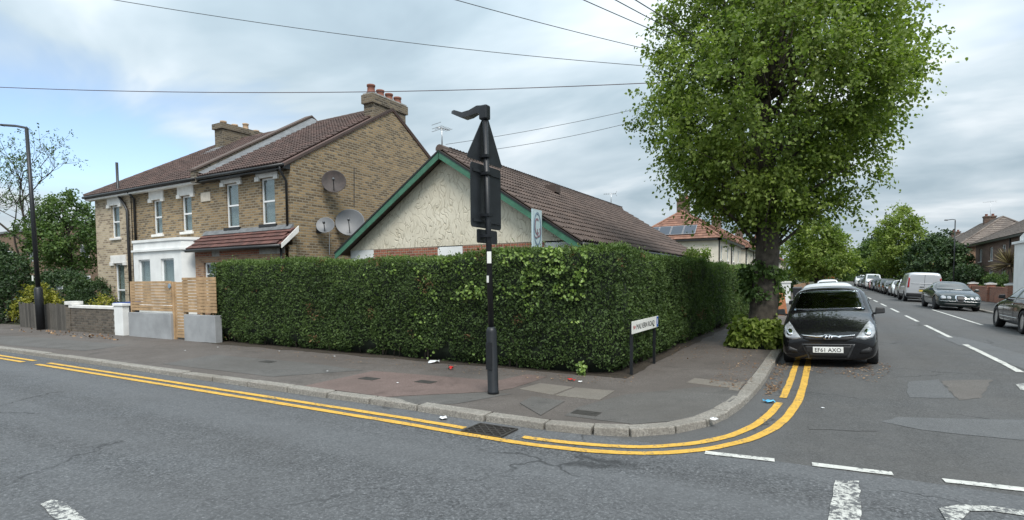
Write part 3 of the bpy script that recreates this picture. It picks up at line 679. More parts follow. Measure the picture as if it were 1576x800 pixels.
def ridge_tiles(parent, a, b_, mat, r=.11, L=.42, name='ridge_tile'):
    a, b_ = Vector(a), Vector(b_); d = b_-a; n = max(1, int(d.length/L)); d.normalize(); st = (b_-a).length/n
    side = d.cross(Vector((0, 0, 1))).normalized(); up = side.cross(d)
    prof = [(math.cos(t)*r, math.sin(t)*r) for t in np.linspace(-.25, math.pi+.25, 7)]
    vs = [(x, y, z) for y in (0, st*.985) for (x, z) in [(p[0]*(1.06 if y == 0 else 1), p[1]*(1.06 if y == 0 else 1)) for p in prof]]
    k = len(prof); fs = [(i, i+1, k+i+1, k+i) for i in range(k-1)]+[tuple(range(k-1, -1, -1)), tuple(range(k, 2*k))]
    me = bpy.data.meshes.new(name); me.from_pydata(vs, [], fs); me.materials.append(M[mat]); me.update()
    Rm = Matrix((side, d, up)).transposed().to_4x4()
    for i in range(n):
        o = bpy.data.objects.new(name, me); link(o, parent, True); o.matrix_local = Matrix.Translation(a+d*st*i) @ Rm
def dirdist(a, b_): v = Vector(b_)-Vector(a); return v.normalized(), v.length
def gutter(parent, a, b_, mat='black_plastic', r=.06, name='gutter'): return MB().tube([a, b_], r, 8).build(name, mat, parent, True)
def pot(mb, x, y, z, h=.42, r=.13): return mb.lathe([(r*1.15, z), (r*1.15, z+.05), (r, z+.07), (r*.88, z+h-.08), (r*1.05, z+h-.06), (r*1.05, z+h), (r*.8, z+h), (r*.75, z+h-.12)], (x, y, 0), 12)

# ---------------------------------------------------------------- terraced pair on the main road
FY, EZ, RY, RZ = 12.0, 5.75, 16.9, 8.7
XA0, XA1, XB0 = -20.1, -15.2, -28.25
BY = 22.0
def slopez(y): return EZ+(RZ-EZ)*(y-FY)/(RY-FY)
hA = thing('brick_house', 'yellow stock brick end house with red lean-to roof and bare gable wall', 'house', (-17.6, FY, PZ-.02))
winA = [(-16.74, -16.02, 3.72, 5.27), (-18.72, -17.98, 3.72, 5.27)]
dA = (-18.15, -17.35, .1, 2.1); wA = (-19.3, -18.45, 1.0, 2.5)
wl = wall_open('Y', FY, XA0, XA1-.301, 0, EZ-.05, winA, .3).build('front_wall', 'brick_stock', hA)
for i, o in enumerate(winA): window(hA, 'Y', FY, 1, *o, rail=.5, lintel=(.34, .2), sill=.1, sm='black_plastic')
gab = [(FY, 0), (BY, 0), (BY, EZ-.3), (RY, RZ-.08), (FY, EZ-.06)]
MB().prism([(XA1, y, z) for y, z in gab], (-.3, 0, 0)).build('gable_wall', 'brick_stock', hA)
MB().box(XA0, XA1-.31, BY-.3, BY, 0, EZ-.3).build('rear_wall', 'brick_stock', hA)
# roof A: slab + tiles
ov = .28
e0 = (XA0, FY-ov, slopez(FY-ov)); U = Vector((1, 0, 0)); Vd, VL = dirdist((0, FY-ov, slopez(FY-ov)), (0, RY, RZ))
mb = MB(); y_e = FY-ov
prof = [(y_e, slopez(y_e)), (RY, RZ), (BY+.3, EZ-.45), (BY+.3, EZ-.6), (RY, RZ-.14), (y_e, slopez(y_e)-.12)]
rA = mb.prism([(XA0+.22, y, z) for y, z in prof], (XA1+.04-XA0-.22, 0, 0)).build('roof', 'tile_maroon', hA)
tile_roof(rA, (XA0+.24, y_e-.03, slopez(y_e)+.005), U, Vd, [(0, 0), (XA1+.06-XA0-.24, 0), (XA1+.06-XA0-.24, VL), (0, VL)], .3, .3, 'roll', 'tile_maroon', 300)
ridge_tiles(rA, (XA0+.3, RY, RZ+.01), (XA1-.55, RY, RZ+.01), 'tile_maroon')
MB().prism([(XA1+.001, y, z) for y, z in [(y_e, slopez(y_e)-.02), (RY, RZ), (BY+.3, EZ-.45), (BY+.3, EZ-.53), (RY, RZ-.08), (y_e, slopez(y_e)-.1)]], (.05, 0, 0)).build('verge', 'tile_brown', rA)
gutter(hA, (XA0+.2, y_e-.04, EZ-.2), (XA1+.05, y_e-.04, EZ-.23)); MB().box(XA0+.02, XA1, y_e, FY-.01, EZ-.33, EZ-.17).build('fascia', 'black_plastic', hA)
MB().tube([(XA1-.1, y_e-.04, EZ-.25), (XA1-.1, y_e-.04, EZ-.4), (XA1-.14, FY-.07, EZ-.7), (XA1-.14, FY-.07, 3.6)], .04, 8).build('downpipe', 'black_plastic', hA, True)
# party parapet with lead flashing
pw = MB().prism([(XA0-.18, y, z) for y, z in [(y_e-.05, slopez(y_e)-.15), (y_e-.05, slopez(y_e)+.25), (RY, RZ+.36), (RY+.7, RZ-.02), (RY+.6, RZ-.4), (RY, RZ-.2)]], (.36, 0, 0)).build('parapet', 'brick_chimney', hA)
MB().prism([(XA0-.22, y, z) for y, z in [(y_e-.09, slopez(y_e)+.255), (y_e-.09, slopez(y_e)+.32), (RY, RZ+.43), (RY+.75, RZ+.02), (RY+.75, RZ-.045), (RY, RZ+.365)]], (.44, 0, 0)).build('coping', 'tile_brown', pw)
MB().add([(XA0+.19, y_e+.02, slopez(y_e)+.2), (XA0+.62, y_e+.02, slopez(y_e)+.085), (XA0+.62, RY, RZ+.1), (XA0+.19, RY, RZ+.32)], [(0, 1, 2, 3)]).build('flashing', 'lead', pw)
# chimney A
ch = MB().box(XA1-.5, XA1-.003, 15.85, 17.7, 7.3, 8.62).build('chimney', 'brick_chimney', hA)
MB().box(XA1-.54, XA1+.05, 15.75, 17.8, 8.621, 8.95).build('chimney_cap', 'brick_chimney', ch); MB().box(XA1-.5, XA1+.01, 15.8, 17.76, 8.951, 9.02).build('flaunching', 'mortar_fillet', ch)
for i in range(4): pot(MB(), XA1-.25, 16.0+i*.5, 9.0, .36 if i == 0 else .3, .16).build('chimney_pot', 'terracotta', ch, True)
# lean-to
lt0, lt1, ly, lz0, lz1 = -20.02, -14.92, 11.4, 2.95, 3.52
lw_ = [(-19.5, -18.75, 1.1, 2.48), (-17.2, -15.9, 1.1, 2.48)]
wall_open('Y', ly+.18, lt0, lt1-.1, PZ-.05, lz0-.04, lw_, .25).build('lean_to_wall', 'brick_orange', hA)
sc_ = MB().box(lt0+.02, lt1-.12, ly+.165, ly+.178, lz0-.27, lz0-.06).build('soldier_course_band', 'mortar_fillet', hA)
x = lt0+.05
while x < lt1-1.4:
    if not (lt0+1.0 < x < lt0+1.5): MB().box(x, x+.066, ly+.15, ly+.166, lz0-.262, lz0-.068).build('soldier_brick', 'brick_red', sc_)
    x += .078
MB().box(lt1-.13, lt1-.1, ly+.32, FY, PZ-.05, lz0).build('lean_to_side', 'brick_stock', hA)
lv, lL = dirdist((0, ly-.05, lz0), (0, FY-.01, lz1))
lr = MB().prism([(lt0-.1, y, z) for y, z in [(ly-.05, lz0), (FY-.01, lz1), (FY-.01, lz1-.1), (ly-.05, lz0-.08)]], (lt1-lt0+.1, 0, 0)).build('lean_to_roof', 'tile_red', hA)
tile_roof(lr, (lt0-.1, ly-.07, lz0+.005), U, lv, [(0, -.01), (lt1-lt0+.12, -.01), (lt1-lt0+.12, lL+.02), (0, lL+.02)], .25, .2, 'flat', 'tile_red', 300, True)
MB().prism([(lt0, y, z) for y, z in [(FY-.16, lz1-.03), (FY-.02, lz1+.14), (FY-.002, lz1+.14), (FY-.002, lz1)]], (lt1-lt0-.2, 0, 0)).build('flashing', 'lead', lr)
MB().prism([(lt1+.02, y, z) for y, z in [(ly-.06, lz0-.12), (ly-.06, lz0+.03), (FY, lz1+.06), (FY, lz1-.14)]], (.03, 0, 0)).build('barge_board', 'white_trim', lr)
gutter(hA, (lt0-.1, ly-.1, lz0-.04), (lt1, ly-.1, lz0-.05)); MB().tube([(lt1-.2, ly+.1, lz0-.1), (lt1-.2, ly+.1, 1.2)], .035, 8).build('downpipe', 'black_plastic', hA, True)
for o in lw_: window(hA, 'Y', ly+.18, 1, *o, rail=.7, mull=(.5,) if o[1]-o[0] > 1 else ())

# house B
hB = thing('brick_house', 'older brick house with white bay window and pale brick left strip', 'house', (-24.2, FY, PZ-.02))
winB = [(-21.52, -20.86, 3.72, 5.08), (-23.56, -22.92, 3.72, 5.08)]; winC = [(-26.86, -26.16, 3.72, 5.1), (-26.75, -25.95, .55, 2.62)]
wall_open('Y', FY, -25.2, XA0-.001, 0, EZ-.05, winB, .3).build('front_wall', 'brick_stock', hB)
wall_open('Y', FY-.03, XB0, -25.203, 0, EZ-.05, winC, .3).build('pale_front_wall', 'brick_pale', hB)
for o in winB: window(hB, 'Y', FY, 1, *o, rail=.5, lintel=(.42, .2), sill=.1)
window(hB, 'Y', FY-.03, 1, *winC[0], rail=.5, lintel=(.34, .22), sill=.09); window(hB, 'Y', FY-.03, 1, *winC[1], rail=.45, lintel=(.35, .24), sill=.09)
MB().box(XB0, XB0+.3, FY+.28, BY, 0, EZ-.1).build('side_wall', 'brick_pale', hB); MB().box(XB0+.31, XA0, BY-.3, BY, 0, EZ-.3).build('rear_wall', 'brick_stock', hB)
hx = -26.3; lx = XB0-.35
fl = (lx, y_e, slopez(y_e)); rl = (hx, RY, RZ); rb = (lx, BY+.3, slopez(y_e))
mb = MB(); mb.add([fl, (XA0-.19, y_e, slopez(y_e)), (XA0-.19, RY, RZ), rl, rb, (XA0-.19, BY+.3, slopez(y_e)-.3)], [(0, 1, 2, 3), (0, 3, 4), (3, 2, 5, 4)])
mb.add([(p[0], p[1], p[2]-.1) for p in (fl, (XA0-.19, y_e, slopez(y_e)), (XA0-.19, BY+.3, slopez(y_e)), rb)], [(3, 2, 1, 0)])
mb.add([fl, (XA0-.19, y_e, slopez(y_e)), (XA0-.19, y_e, slopez(y_e)-.1), (lx, y_e, slopez(y_e)-.1)], [(0, 3, 2, 1)])
rB = mb.build('roof', 'tile_maroon', hB)
tile_roof(rB, (lx, y_e-.03, slopez(y_e)+.005), U, Vd, [(0, 0), (XA0-.2-lx, 0), (XA0-.2-lx, VL), (hx-lx, VL)], .3, .3, 'roll', 'tile_maroon', 300)
ridge_tiles(rB, (fl[0], fl[1], fl[2]+.03), (rl[0], rl[1], rl[2]+.03), 'tile_maroon'); ridge_tiles(rB, (hx, RY, RZ+.01), (XA0-.25, RY, RZ+.01), 'tile_maroon')
MB().box(lx+.05, XA0-.02, y_e+.001, y_e+.03, EZ-.34, EZ-.17).build('fascia', 'white_trim', hB); MB().box(lx+.05, XA0-.02, y_e+.031, FY-.035, EZ-.33, EZ-.29).build('soffit', 'white_trim', hB)
gutter(hB, (lx, y_e-.05, EZ-.19), (XA0+.1, y_e-.05, EZ-.2))
MB().tube([(-26.0, FY-.12, EZ+1.1), (-26.0, FY-.12, 4.9+.55), (-25.55, FY-.12, 5.1), (-25.32, FY-.12, 4.8), (-25.3, FY-.12, PZ)], .055, 8).build('soil_pipe', 'black_plastic', hB, True)
MB().tube([(-24.86, y_e-.04, EZ-.22), (-24.86, FY-.06, EZ-.5), (-24.86, FY-.06, 3.4)], .045, 8).build('downpipe', 'black_plastic', hB, True)
ch = MB().box(-25.5, -24.85, 15.9, 18.2, 7.4, 9.05).build('chimney', 'brick_chimney', hB); MB().box(-25.56, -24.79, 15.8, 18.3, 9.051, 9.3).build('chimney_cap', 'brick_chimney', ch)
for i, hh in enumerate((.2, .18, .36, .16)): pot(MB(), -25.18, 16.15+i*.58, 9.28, hh, .14).build('chimney_pot', 'pale_pot', ch, True)
MB().add([(-25.6, 15.2, slopez(15.2)+.09), (-24.75, 15.2, slopez(15.2)+.09), (-24.75, 15.89, slopez(15.89)+.12), (-25.6, 15.89, slopez(15.89)+.12)], [(0, 1, 2, 3)]).build('flashing', 'lead', ch)
pl = MB().box(-20.2, -19.62, FY-.03, FY+.02, 4.76, 5.08).build('plaque', 'stone_plaque', hB)
# white canted bay
bx0, bx1, by = -23.85, -20.5, 11.35
bw = [(-23.5, -22.65, .9, 2.68), (-21.9, -21.0, .9, 2.68)]
bay = wall_open('Y', by, bx0, bx1, PZ-.05, 3.42, bw, .2); bay.face([(bx1, by, PZ-.05), (bx1+.55, FY, PZ-.05), (bx1+.55, FY, 3.42), (bx1, by, 3.42)]); bay.face([(bx0-.55, FY, PZ-.05), (bx0, by, PZ-.05), (bx0, by, 3.42), (bx0-.55, FY, 3.42)])
bay.face([(bx0-.55, FY, 3.42), (bx0, by, 3.42), (bx1, by, 3.42), (bx1+.55, FY, 3.42)]); bo = bay.build('bay', 'white_render', hB)
for z0_, z1_, ex in ((2.98, 3.06, .07), (3.34, 3.44, .04)):
    a = [(bx0-.55-ex, FY-.01, z0_), (bx0-ex*.4, by-ex, z0_), (bx1+ex*.4, by-ex, z0_), (bx1+.55+ex, FY-.01, z0_)]
    MB().prism(a, (0, 0, z1_-z0_)).build('moulding', 'white_render', bo)
for o in bw: window(hB, 'Y', by, 1, *o, rail=.42, sill=.08, curtain=True)

# ---------------------------------------------------------------- satellite dishes on the gable wall
def dish(label, c, r, mat, aim, arm=True, deep=.16):
    c = Vector(c); t_ = thing('satellite_dish', label, 'satellite dish', (XA1, c.y, c.z), 'satellite dishes on the brick gable')
    a = Vector(aim).normalized(); q = a.to_track_quat('Z', 'Y').to_matrix().to_4x4(); mw = Matrix.Translation(c) @ q
    prof = [(.001, 0), (r*.35, deep*r*.12), (r*.7, deep*r*.5), (r*.95, deep*r*.92), (r, deep*r), (r*1.02, deep*r-.005), (r*.95, deep*r*.92-.02), (r*.6, deep*r*.35-.02), (.001, -.02)]
    mb = MB(); mb.lathe(prof, (0, 0, 0), 28); mb.xf(mw).build('reflector', mat, t_, True)
    tip = mw @ Vector((0, -r*.15, r*.95)); low = mw @ Vector((0, -r*.85, .02))
    MB().tube([low, tip], .014, 6).build('feed_arm', 'black_iron', t_, True)
    mb = MB(); mb.lathe([(.03, -.05), (.045, -.04), (.045, .04), (.03, .07)], (0, 0, 0), 10); mb.xf(Matrix.Translation(tip) @ q).build('receiver', 'dish_grey', t_, True)
    back = mw @ Vector((0, 0, -.03)); wallp = (XA1+.02, c.y, c.z-.12)
    MB().tube([back, ((back.x+XA1)/2, c.y, c.z-.14), wallp], .022, 6).build('wall_arm', 'black_iron', t_, True)
    MB().box(XA1, XA1+.02, c.y-.1, c.y+.1, c.z-.24, c.z).build('wall_plate', 'black_iron', t_)
    return t_
def on_gable(px, py, off): p = AX(px, py, XA1+off); return p
dish('rusty brown satellite dish mounted high on the brick gable', on_gable(514, 280, .4), .4, 'dish_brown', (.75, -.75, .25))
dish('small grey satellite dish beside the large one on gable', on_gable(501, 347, .35), .3, 'dish_grey', (.55, -.72, .42))
dish('large grey satellite dish low on the brick gable', on_gable(539, 343, .4), .5, 'dish_grey', (.62, -.75, .3))
tag(MB().tube([AX(507, 357, XA1+.02), AX(507, 392, XA1+.02)], .012, 6).build('dish_cable', 'aluminium'), 'thin pale cable running down the gable from small dish', 'cable')
tag(MB().tube([AX(545, 258, XA1+.02), AX(545, 318, XA1+.02)], .012, 6).build('wall_cable', 'black_cable'), 'thin dark cable hanging down the gable wall above large dish', 'cable')

# ---------------------------------------------------------------- bungalow with the stucco gable
NX0, NX1, NAX = -13.2, -5.05, -9.15; NY0, NY1 = 12.3, 26.7; NE, NR = 2.64, 5.3
bg_ = thing('bungalow', 'bungalow with swirled stucco gable, green bargeboards and long brown tiled roof', 'bungalow', (NAX, NY0, PZ-.02))
sl2 = (NR-NE)/(NX1-NAX)
def bz(x): return NR-abs(x-NAX)*sl2
MB().prism([(NX0+.3, NY0, 2.72), (NX1-.3, NY0, 2.72), (NX1-.3, NY0, bz(NX1-.3)-.15), (NAX, NY0, NR-.15), (NX0+.3, NY0, bz(NX0+.3)-.15)], (0, .2, 0)).build('gable_wall', 'stucco', bg_)
fw = MB().box(NX0+.3, NX1-.3, NY0+.02, NY0+.2, PZ-.05, 2.719).build('front_wall', 'white_render', bg_)
x = -11.9
while x < -6.2:
    if not (-9.45 < x+.035 < -8.62): MB().box(x, x+.066, NY0-.002, NY0+.018, 2.36, 2.715).build('soldier_brick', 'brick_red', fw)
    x += .078
for a, b_ in ((-12.85, -11.93), (-9.42, -8.64), (-6.16, -5.4)): MB().box(a, b_, NY0+.003, NY0+.019, 1.2, 2.714).build('white_panel', 'white_render', fw)
for s_ in (0, 1):
    X0 = NX0+.3 if s_ == 0 else NX1-.5; MB().box(X0, X0+.2, NY0+.21, NY1, PZ-.05, 2.55).build('side_wall', 'cream_render', bg_)
MB().box(NX0+.3, NX1-.3, NY1-.2, NY1, PZ-.05, 2.7).build('rear_wall', 'cream_render', bg_)
yo = NY0-.3
rr_ = MB()
rr_.prism([(NX0, yo, bz(NX0)), (NAX, yo, NR), (NX1, yo, bz(NX1)), (NX1, yo, bz(NX1)-.1), (NAX, yo, NR-.12), (NX0, yo, bz(NX0)-.1)], (0, NY1+.3-yo, 0))
rN = rr_.build('roof', 'tile_brown', bg_)
vd, vl = dirdist((NX1, 0, NE), (NAX, 0, NR))
tile_roof(rN, (NX1+.03, yo+.02, NE+.0), (0, 1, 0), vd, [(0, 0), (NY1+.25-yo, 0), (NY1+.25-yo, vl), (0, vl)], .3, .31, 'roll', 'tile_brown', 300)
vd2, vl2 = dirdist((NX0, 0, NE), (NAX, 0, NR))
tile_roof(rN, (NX0-.03, NY1+.3, NE), (0, -1, 0), vd2, [(0, 0), (NY1+.25-yo, 0), (NY1+.25-yo, vl2), (0, vl2)], .3, .31, 'roll', 'tile_brown', 0)
ridge_tiles(rN, (NAX, yo, NR+.02), (NAX, NY1+.3, NR+.02), 'tile_brown', .12)
for sg, X in ((-1, NX0), (1, NX1)):
    e = bz(X); MB().prism([(X+sg*.02, yo-.03, e-.23), (X+sg*.02, yo-.03, e-.02), (NAX+sg*.012, yo-.03, NR-.02), (NAX+sg*.012, yo-.03, NR-.25)], (0, .03, 0)).build('bargeboard', 'green_paint', bg_)
    MB().prism([(X+sg*.04, yo-.045, e-.07), (X+sg*.04, yo-.045, e-.015), (NAX+sg*.012, yo-.045, NR-.015), (NAX+sg*.012, yo-.045, NR-.07)], (0, .012, 0)).build('verge_strip', 'trim_black', rN)
MB().box(NX1-.08, NX1-.04, yo+.02, NY1+.2, NE-.32, NE-.1).build('fascia', 'green_paint', bg_); gutter(bg_, (NX1+.05, yo+.02, NE-.06), (NX1+.05, NY1+.25, NE-.07), r=.065)
MB().box(NX1-.3, NX1-.09, yo+.02, NY1+.2, NE-.33, NE-.3).build('soffit', 'green_paint', bg_)
MB().box(NAX+.7, NAX+1.1, 17, 17.4, bz(NAX+.7)-.1, bz(NAX+.7)+.16).build('roof_vent', 'tile_brown', rN)
# TV aerials
def aerial(label, p, h, facing, n=6, L=.8, mat='aluminium'):
    t_ = thing('tv_aerial', label, 'tv aerial', p, 'rooftop aerials'); p = Vector(p); top = p+Vector((0, 0, h)); f = Vector((math.cos(facing), math.sin(facing), 0)); s_ = Vector((-f.y, f.x, 0))
    MB().tube([p, top], .018, 6).build('mast', mat, t_, True)
    MB().tube([top-f*L*.4+Vector((0, 0, -.05)), top+f*L*.6+Vector((0, 0, -.05))], .012, 6).build('boom', mat, t_, True)
    for i in range(n):
        q = top+f*(L*(-.35+.9*i/(n-1)))+Vector((0, 0, -.05)); w_ = .22-.015*i; MB().tube([q-s_*w_, q+s_*w_], .008, 5).build('rod', mat, t_)
    for dz in (-.14, .04):
        q = top-f*L*.42+Vector((0, 0, dz)); MB().tube([q-s_*.2, q+s_*.2], .008, 5).build('rod', mat, t_)
    return t_
p = AX(668, 243, NAX-.02); aerial('grey television aerial rising at the stucco gable peak', (NAX-.05, 12.2, 5.35), .62, rad(75), L=.45)
aerial('small television aerial on the long brown tiled roof ridge', (NAX, 25.6, 5.35), .6, rad(200), L=.6)
# projecting sign board by the gable
sb = thing('sign_board', 'pale blue projecting sign board with oval emblem at the gable', 'sign', (-6.0, 11.72, 2.5))
MB().box(-6.015, -5.985, 11.38, 11.86, 2.5, 3.42).build('board', 'board_blue', sb)
def ring_yz(X, cy, cz, ry, rz_, w_, name, mat, parent, a0=0, a1=2*math.pi, n=28, th=.004):
    mb = MB(); vs = []
    for i in range(n+1):
        a = a0+(a1-a0)*i/n
        for k in (0, 1): vs.append((X, cy+(ry-k*w_)*math.cos(a), cz+(rz_-k*w_)*math.sin(a)))
    mb.add(vs, [(2*i, 2*i+1, 2*i+3, 2*i+2) for i in range(n)]); o = mb.build(name, mat, parent); md = o.modifiers.new('t', 'SOLIDIFY'); md.thickness = th; md.offset = 0; return o
ring_yz(-5.98, 11.62, 2.96, .2, .4, .05, 'oval_emblem', 'print_slate', sb)
ring_yz(-5.979, 11.6, 3.02, .13, .2, .045, 'emblem_stroke', 'print_mauve', sb, .9, 5.4); ring_yz(-5.977, 11.68, 2.9, .09, .13, .035, 'emblem_stroke', 'print_mauve', sb, 2.6, 7.2); ring_yz(-5.976, 11.55, 2.82, .1, .08, .03, 'emblem_stroke', 'print_mauve', sb, 3.4, 6.2)
MB().box(-6.03, -5.97, 11.861, 12.31, 3.2, 3.24).build('bracket', 'black_iron', sb)

# ---------------------------------------------------------------- front boundaries along the main road
WY = 8.97
ft = thing('timber_fence', 'weathered grey close-board timber fence beside the street lamp', 'fence', (-25.7, WY, PZ))
x0, x1 = AY(30, 480, WY)[0], AY(103, 480, WY)[0]; rr2 = random.Random(2); x = x0
while x < x1:
    h_ = .94+rr2.uniform(-.05, .05); lean = rr2.uniform(-.01, .01)
    MB().hexa([(x, WY, PZ-.02), (x+.135, WY, PZ-.02), (x+.135, WY+.02, PZ-.02), (x, WY+.02, PZ-.02)], [(x+lean, WY-.015, PZ+h_), (x+.135+lean, WY-.015, PZ+h_), (x+.135+lean, WY+.005, PZ+h_), (x+lean, WY+.005, PZ+h_)]).build('board', 'old_timber_boards', ft); x += .15
for z_ in (.25, .72): MB().box(x0, x1, WY+.022, WY+.07, PZ+z_, PZ+z_+.08).build('rail', 'old_timber', ft)
gw = thing('garden_wall', 'low dirty brick garden wall with white coping before the pale house', 'wall', (-21.8, WY, PZ))
wx0, wx1 = AY(109, 480, WY)[0], AY(176, 480, WY)[0]
bm_, nrow = None, 9
brk = MB().box(0, .228, 0, .11, 0, .082).mesh('brick', 'brick_dirty')
core = MB().box(wx0+.01, wx1-.01, WY+.012, WY+.2, PZ-.02, PZ+.83).build('wall_core', 'mortar_fillet', gw)
cnt = 0
for j in range(9):
    x = wx0-(.12 if j % 2 else 0)
    while x < wx1-.1:
        o = bpy.data.objects.new('brick', brk); link(o, core, True); o.location = (x, WY+rr2.uniform(-.006, .006), PZ+j*.0925); x += .2385
MB().box(wx0-.1, wx1+.02, WY-.03, WY+.23, PZ+.832, PZ+.93).build('coping', 'white_trim', gw, bevel=.01)
MB().box(wx0-.35, wx0-.02, WY-.02, WY+.3, PZ-.02, PZ+.86).build('end_pier', 'brick_dirty', gw); MB().box(wx0-.37, wx0+.16, WY-.04, WY+.32, PZ+.94, PZ+1.06).build('pier_cap', 'white_trim', gw)
px0, px1 = AY(177, 480, WY)[0], AY(190, 480, WY)[0]
gp = thing('gate_pier', 'white painted gate pier at the end of the low wall', 'pier', ((px0+px1)/2, WY, PZ))
MB().box(px0, px1, WY-.03, WY+.17, PZ-.02, PZ+.95).build('shaft', 'white_render', gp, bevel=.01); MB().box(px0-.04, px1+.04, WY-.06, WY+.2, PZ+.952, PZ+1.03).build('cap', 'white_render', gp, bevel=.01)
def wheelie(label, x, y, body, lid, rz=0):
    t_ = thing('wheelie_bin', label, 'bin', (x, y, PZ), 'wheelie bins', (0, 0, rz))
    MB().hexa([(-.22, -.25, .06), (.22, -.25, .06), (.22, .22, .06), (-.22, .22, .06)], [(-.28, -.32, .95), (.28, -.32, .95), (.28, .3, .95), (-.28, .3, .95)]).build('body', body, t_, local=True, bevel=.03)
    MB().hexa([(-.3, -.35, .952), (.3, -.35, .952), (.3, .36, .952), (-.3, .36, .952)], [(-.27, -.3, 1.03), (.27, -.3, 1.03), (.27, .33, 1.05), (-.27, .33, 1.05)]).build('lid', lid, t_, local=True, bevel=.02)
    for sx2 in (-1, 1): MB().lathe([(.1, -.03), (.1, .03)], (sx2*.25, .24, .1), 14, 'X').build('wheel', 'tyre', t_, local=True)
    MB().tube([(-.2, .4, .97), (.2, .4, .97)], .018, 6).build('handle', body, t_, local=True)
wheelie('dark wheelie bin with blue lid behind the white gate pier', AY(193, 480, 9.6)[0], 9.65, 'bin_black', 'bin_blue')
# rendered walls with slatted timber fencing, gate between
sf = thing('slatted_fence', 'new timber slatted fence on grey rendered wall with matching gate', 'fence', (-17.4, WY, PZ))
q = [AY(p_, 500, WY)[0] for p_ in (198, 263, 283, 331)]
for a, b_ in ((q[0], q[1]), (q[2], q[3])):
    MB().box(a, b_, WY, WY+.2, PZ-.02, PZ+.76).build('rendered_wall', 'grey_render', sf, bevel=.01)
sp = .108
for (a, b_, z0_, z1_, yy) in ((q[0]+.1, q[1]-.02, .83, 1.7, WY+.05), (q[2]-.12, q[3], .83, 1.76, WY+.05), (q[1]+.1, q[2]-.15, .06, 1.66, WY+.1)):
    z_ = z0_; k = 0
    while z_ < z1_:
        MB().box(a, b_, yy, yy+.022, PZ+z_, PZ+z_+.08).build('slat', 'new_timber', sf, bevel=.003); z_ += .092
for xx, z0_, z1_ in ((q[0]+.06, .76, 1.74), (q[1]+.02, 0, 1.72), (q[2]-.06, .0, 1.8), ((q[2]+q[3])/2, .76, 1.74)): MB().box(xx-.045, xx+.045, WY+.074, WY+.16, PZ+z0_, PZ+z1_).build('post', 'new_timber', sf)
MB().lathe([(.07, 0), (.07, .02)], (AY(259, 445, WY)[0], WY+.024, AY(259, 440, WY)[2]), 12, 'Y').build('house_number_disc', 'print_slate', sf)

# ---------------------------------------------------------------- brown block of flats far left
bl = thing('flats', 'long brown brick flat-roofed block behind the garden trees', 'building', (-62, 30, 0))
MB().box(-88, -48, 27, 42, 0, 7.9).build('wall', 'brick_block', bl); MB().box(-88.2, -47.8, 26.8, 42.2, 7.901, 8.15).build('roof', 'lead', bl)
for i in range(6):
    for z0_ in (1.2, 4.4):
        x = -86+i*6.3; wo = MB().box(x, x+1.8, 26.95, 26.999, z0_, z0_+1.4).build('window', 'white_upvc', bl); MB().box(x+.1, x+1.7, 26.93, 26.949, z0_+.1, z0_+1.3).build('pane', 'car_glass', wo)

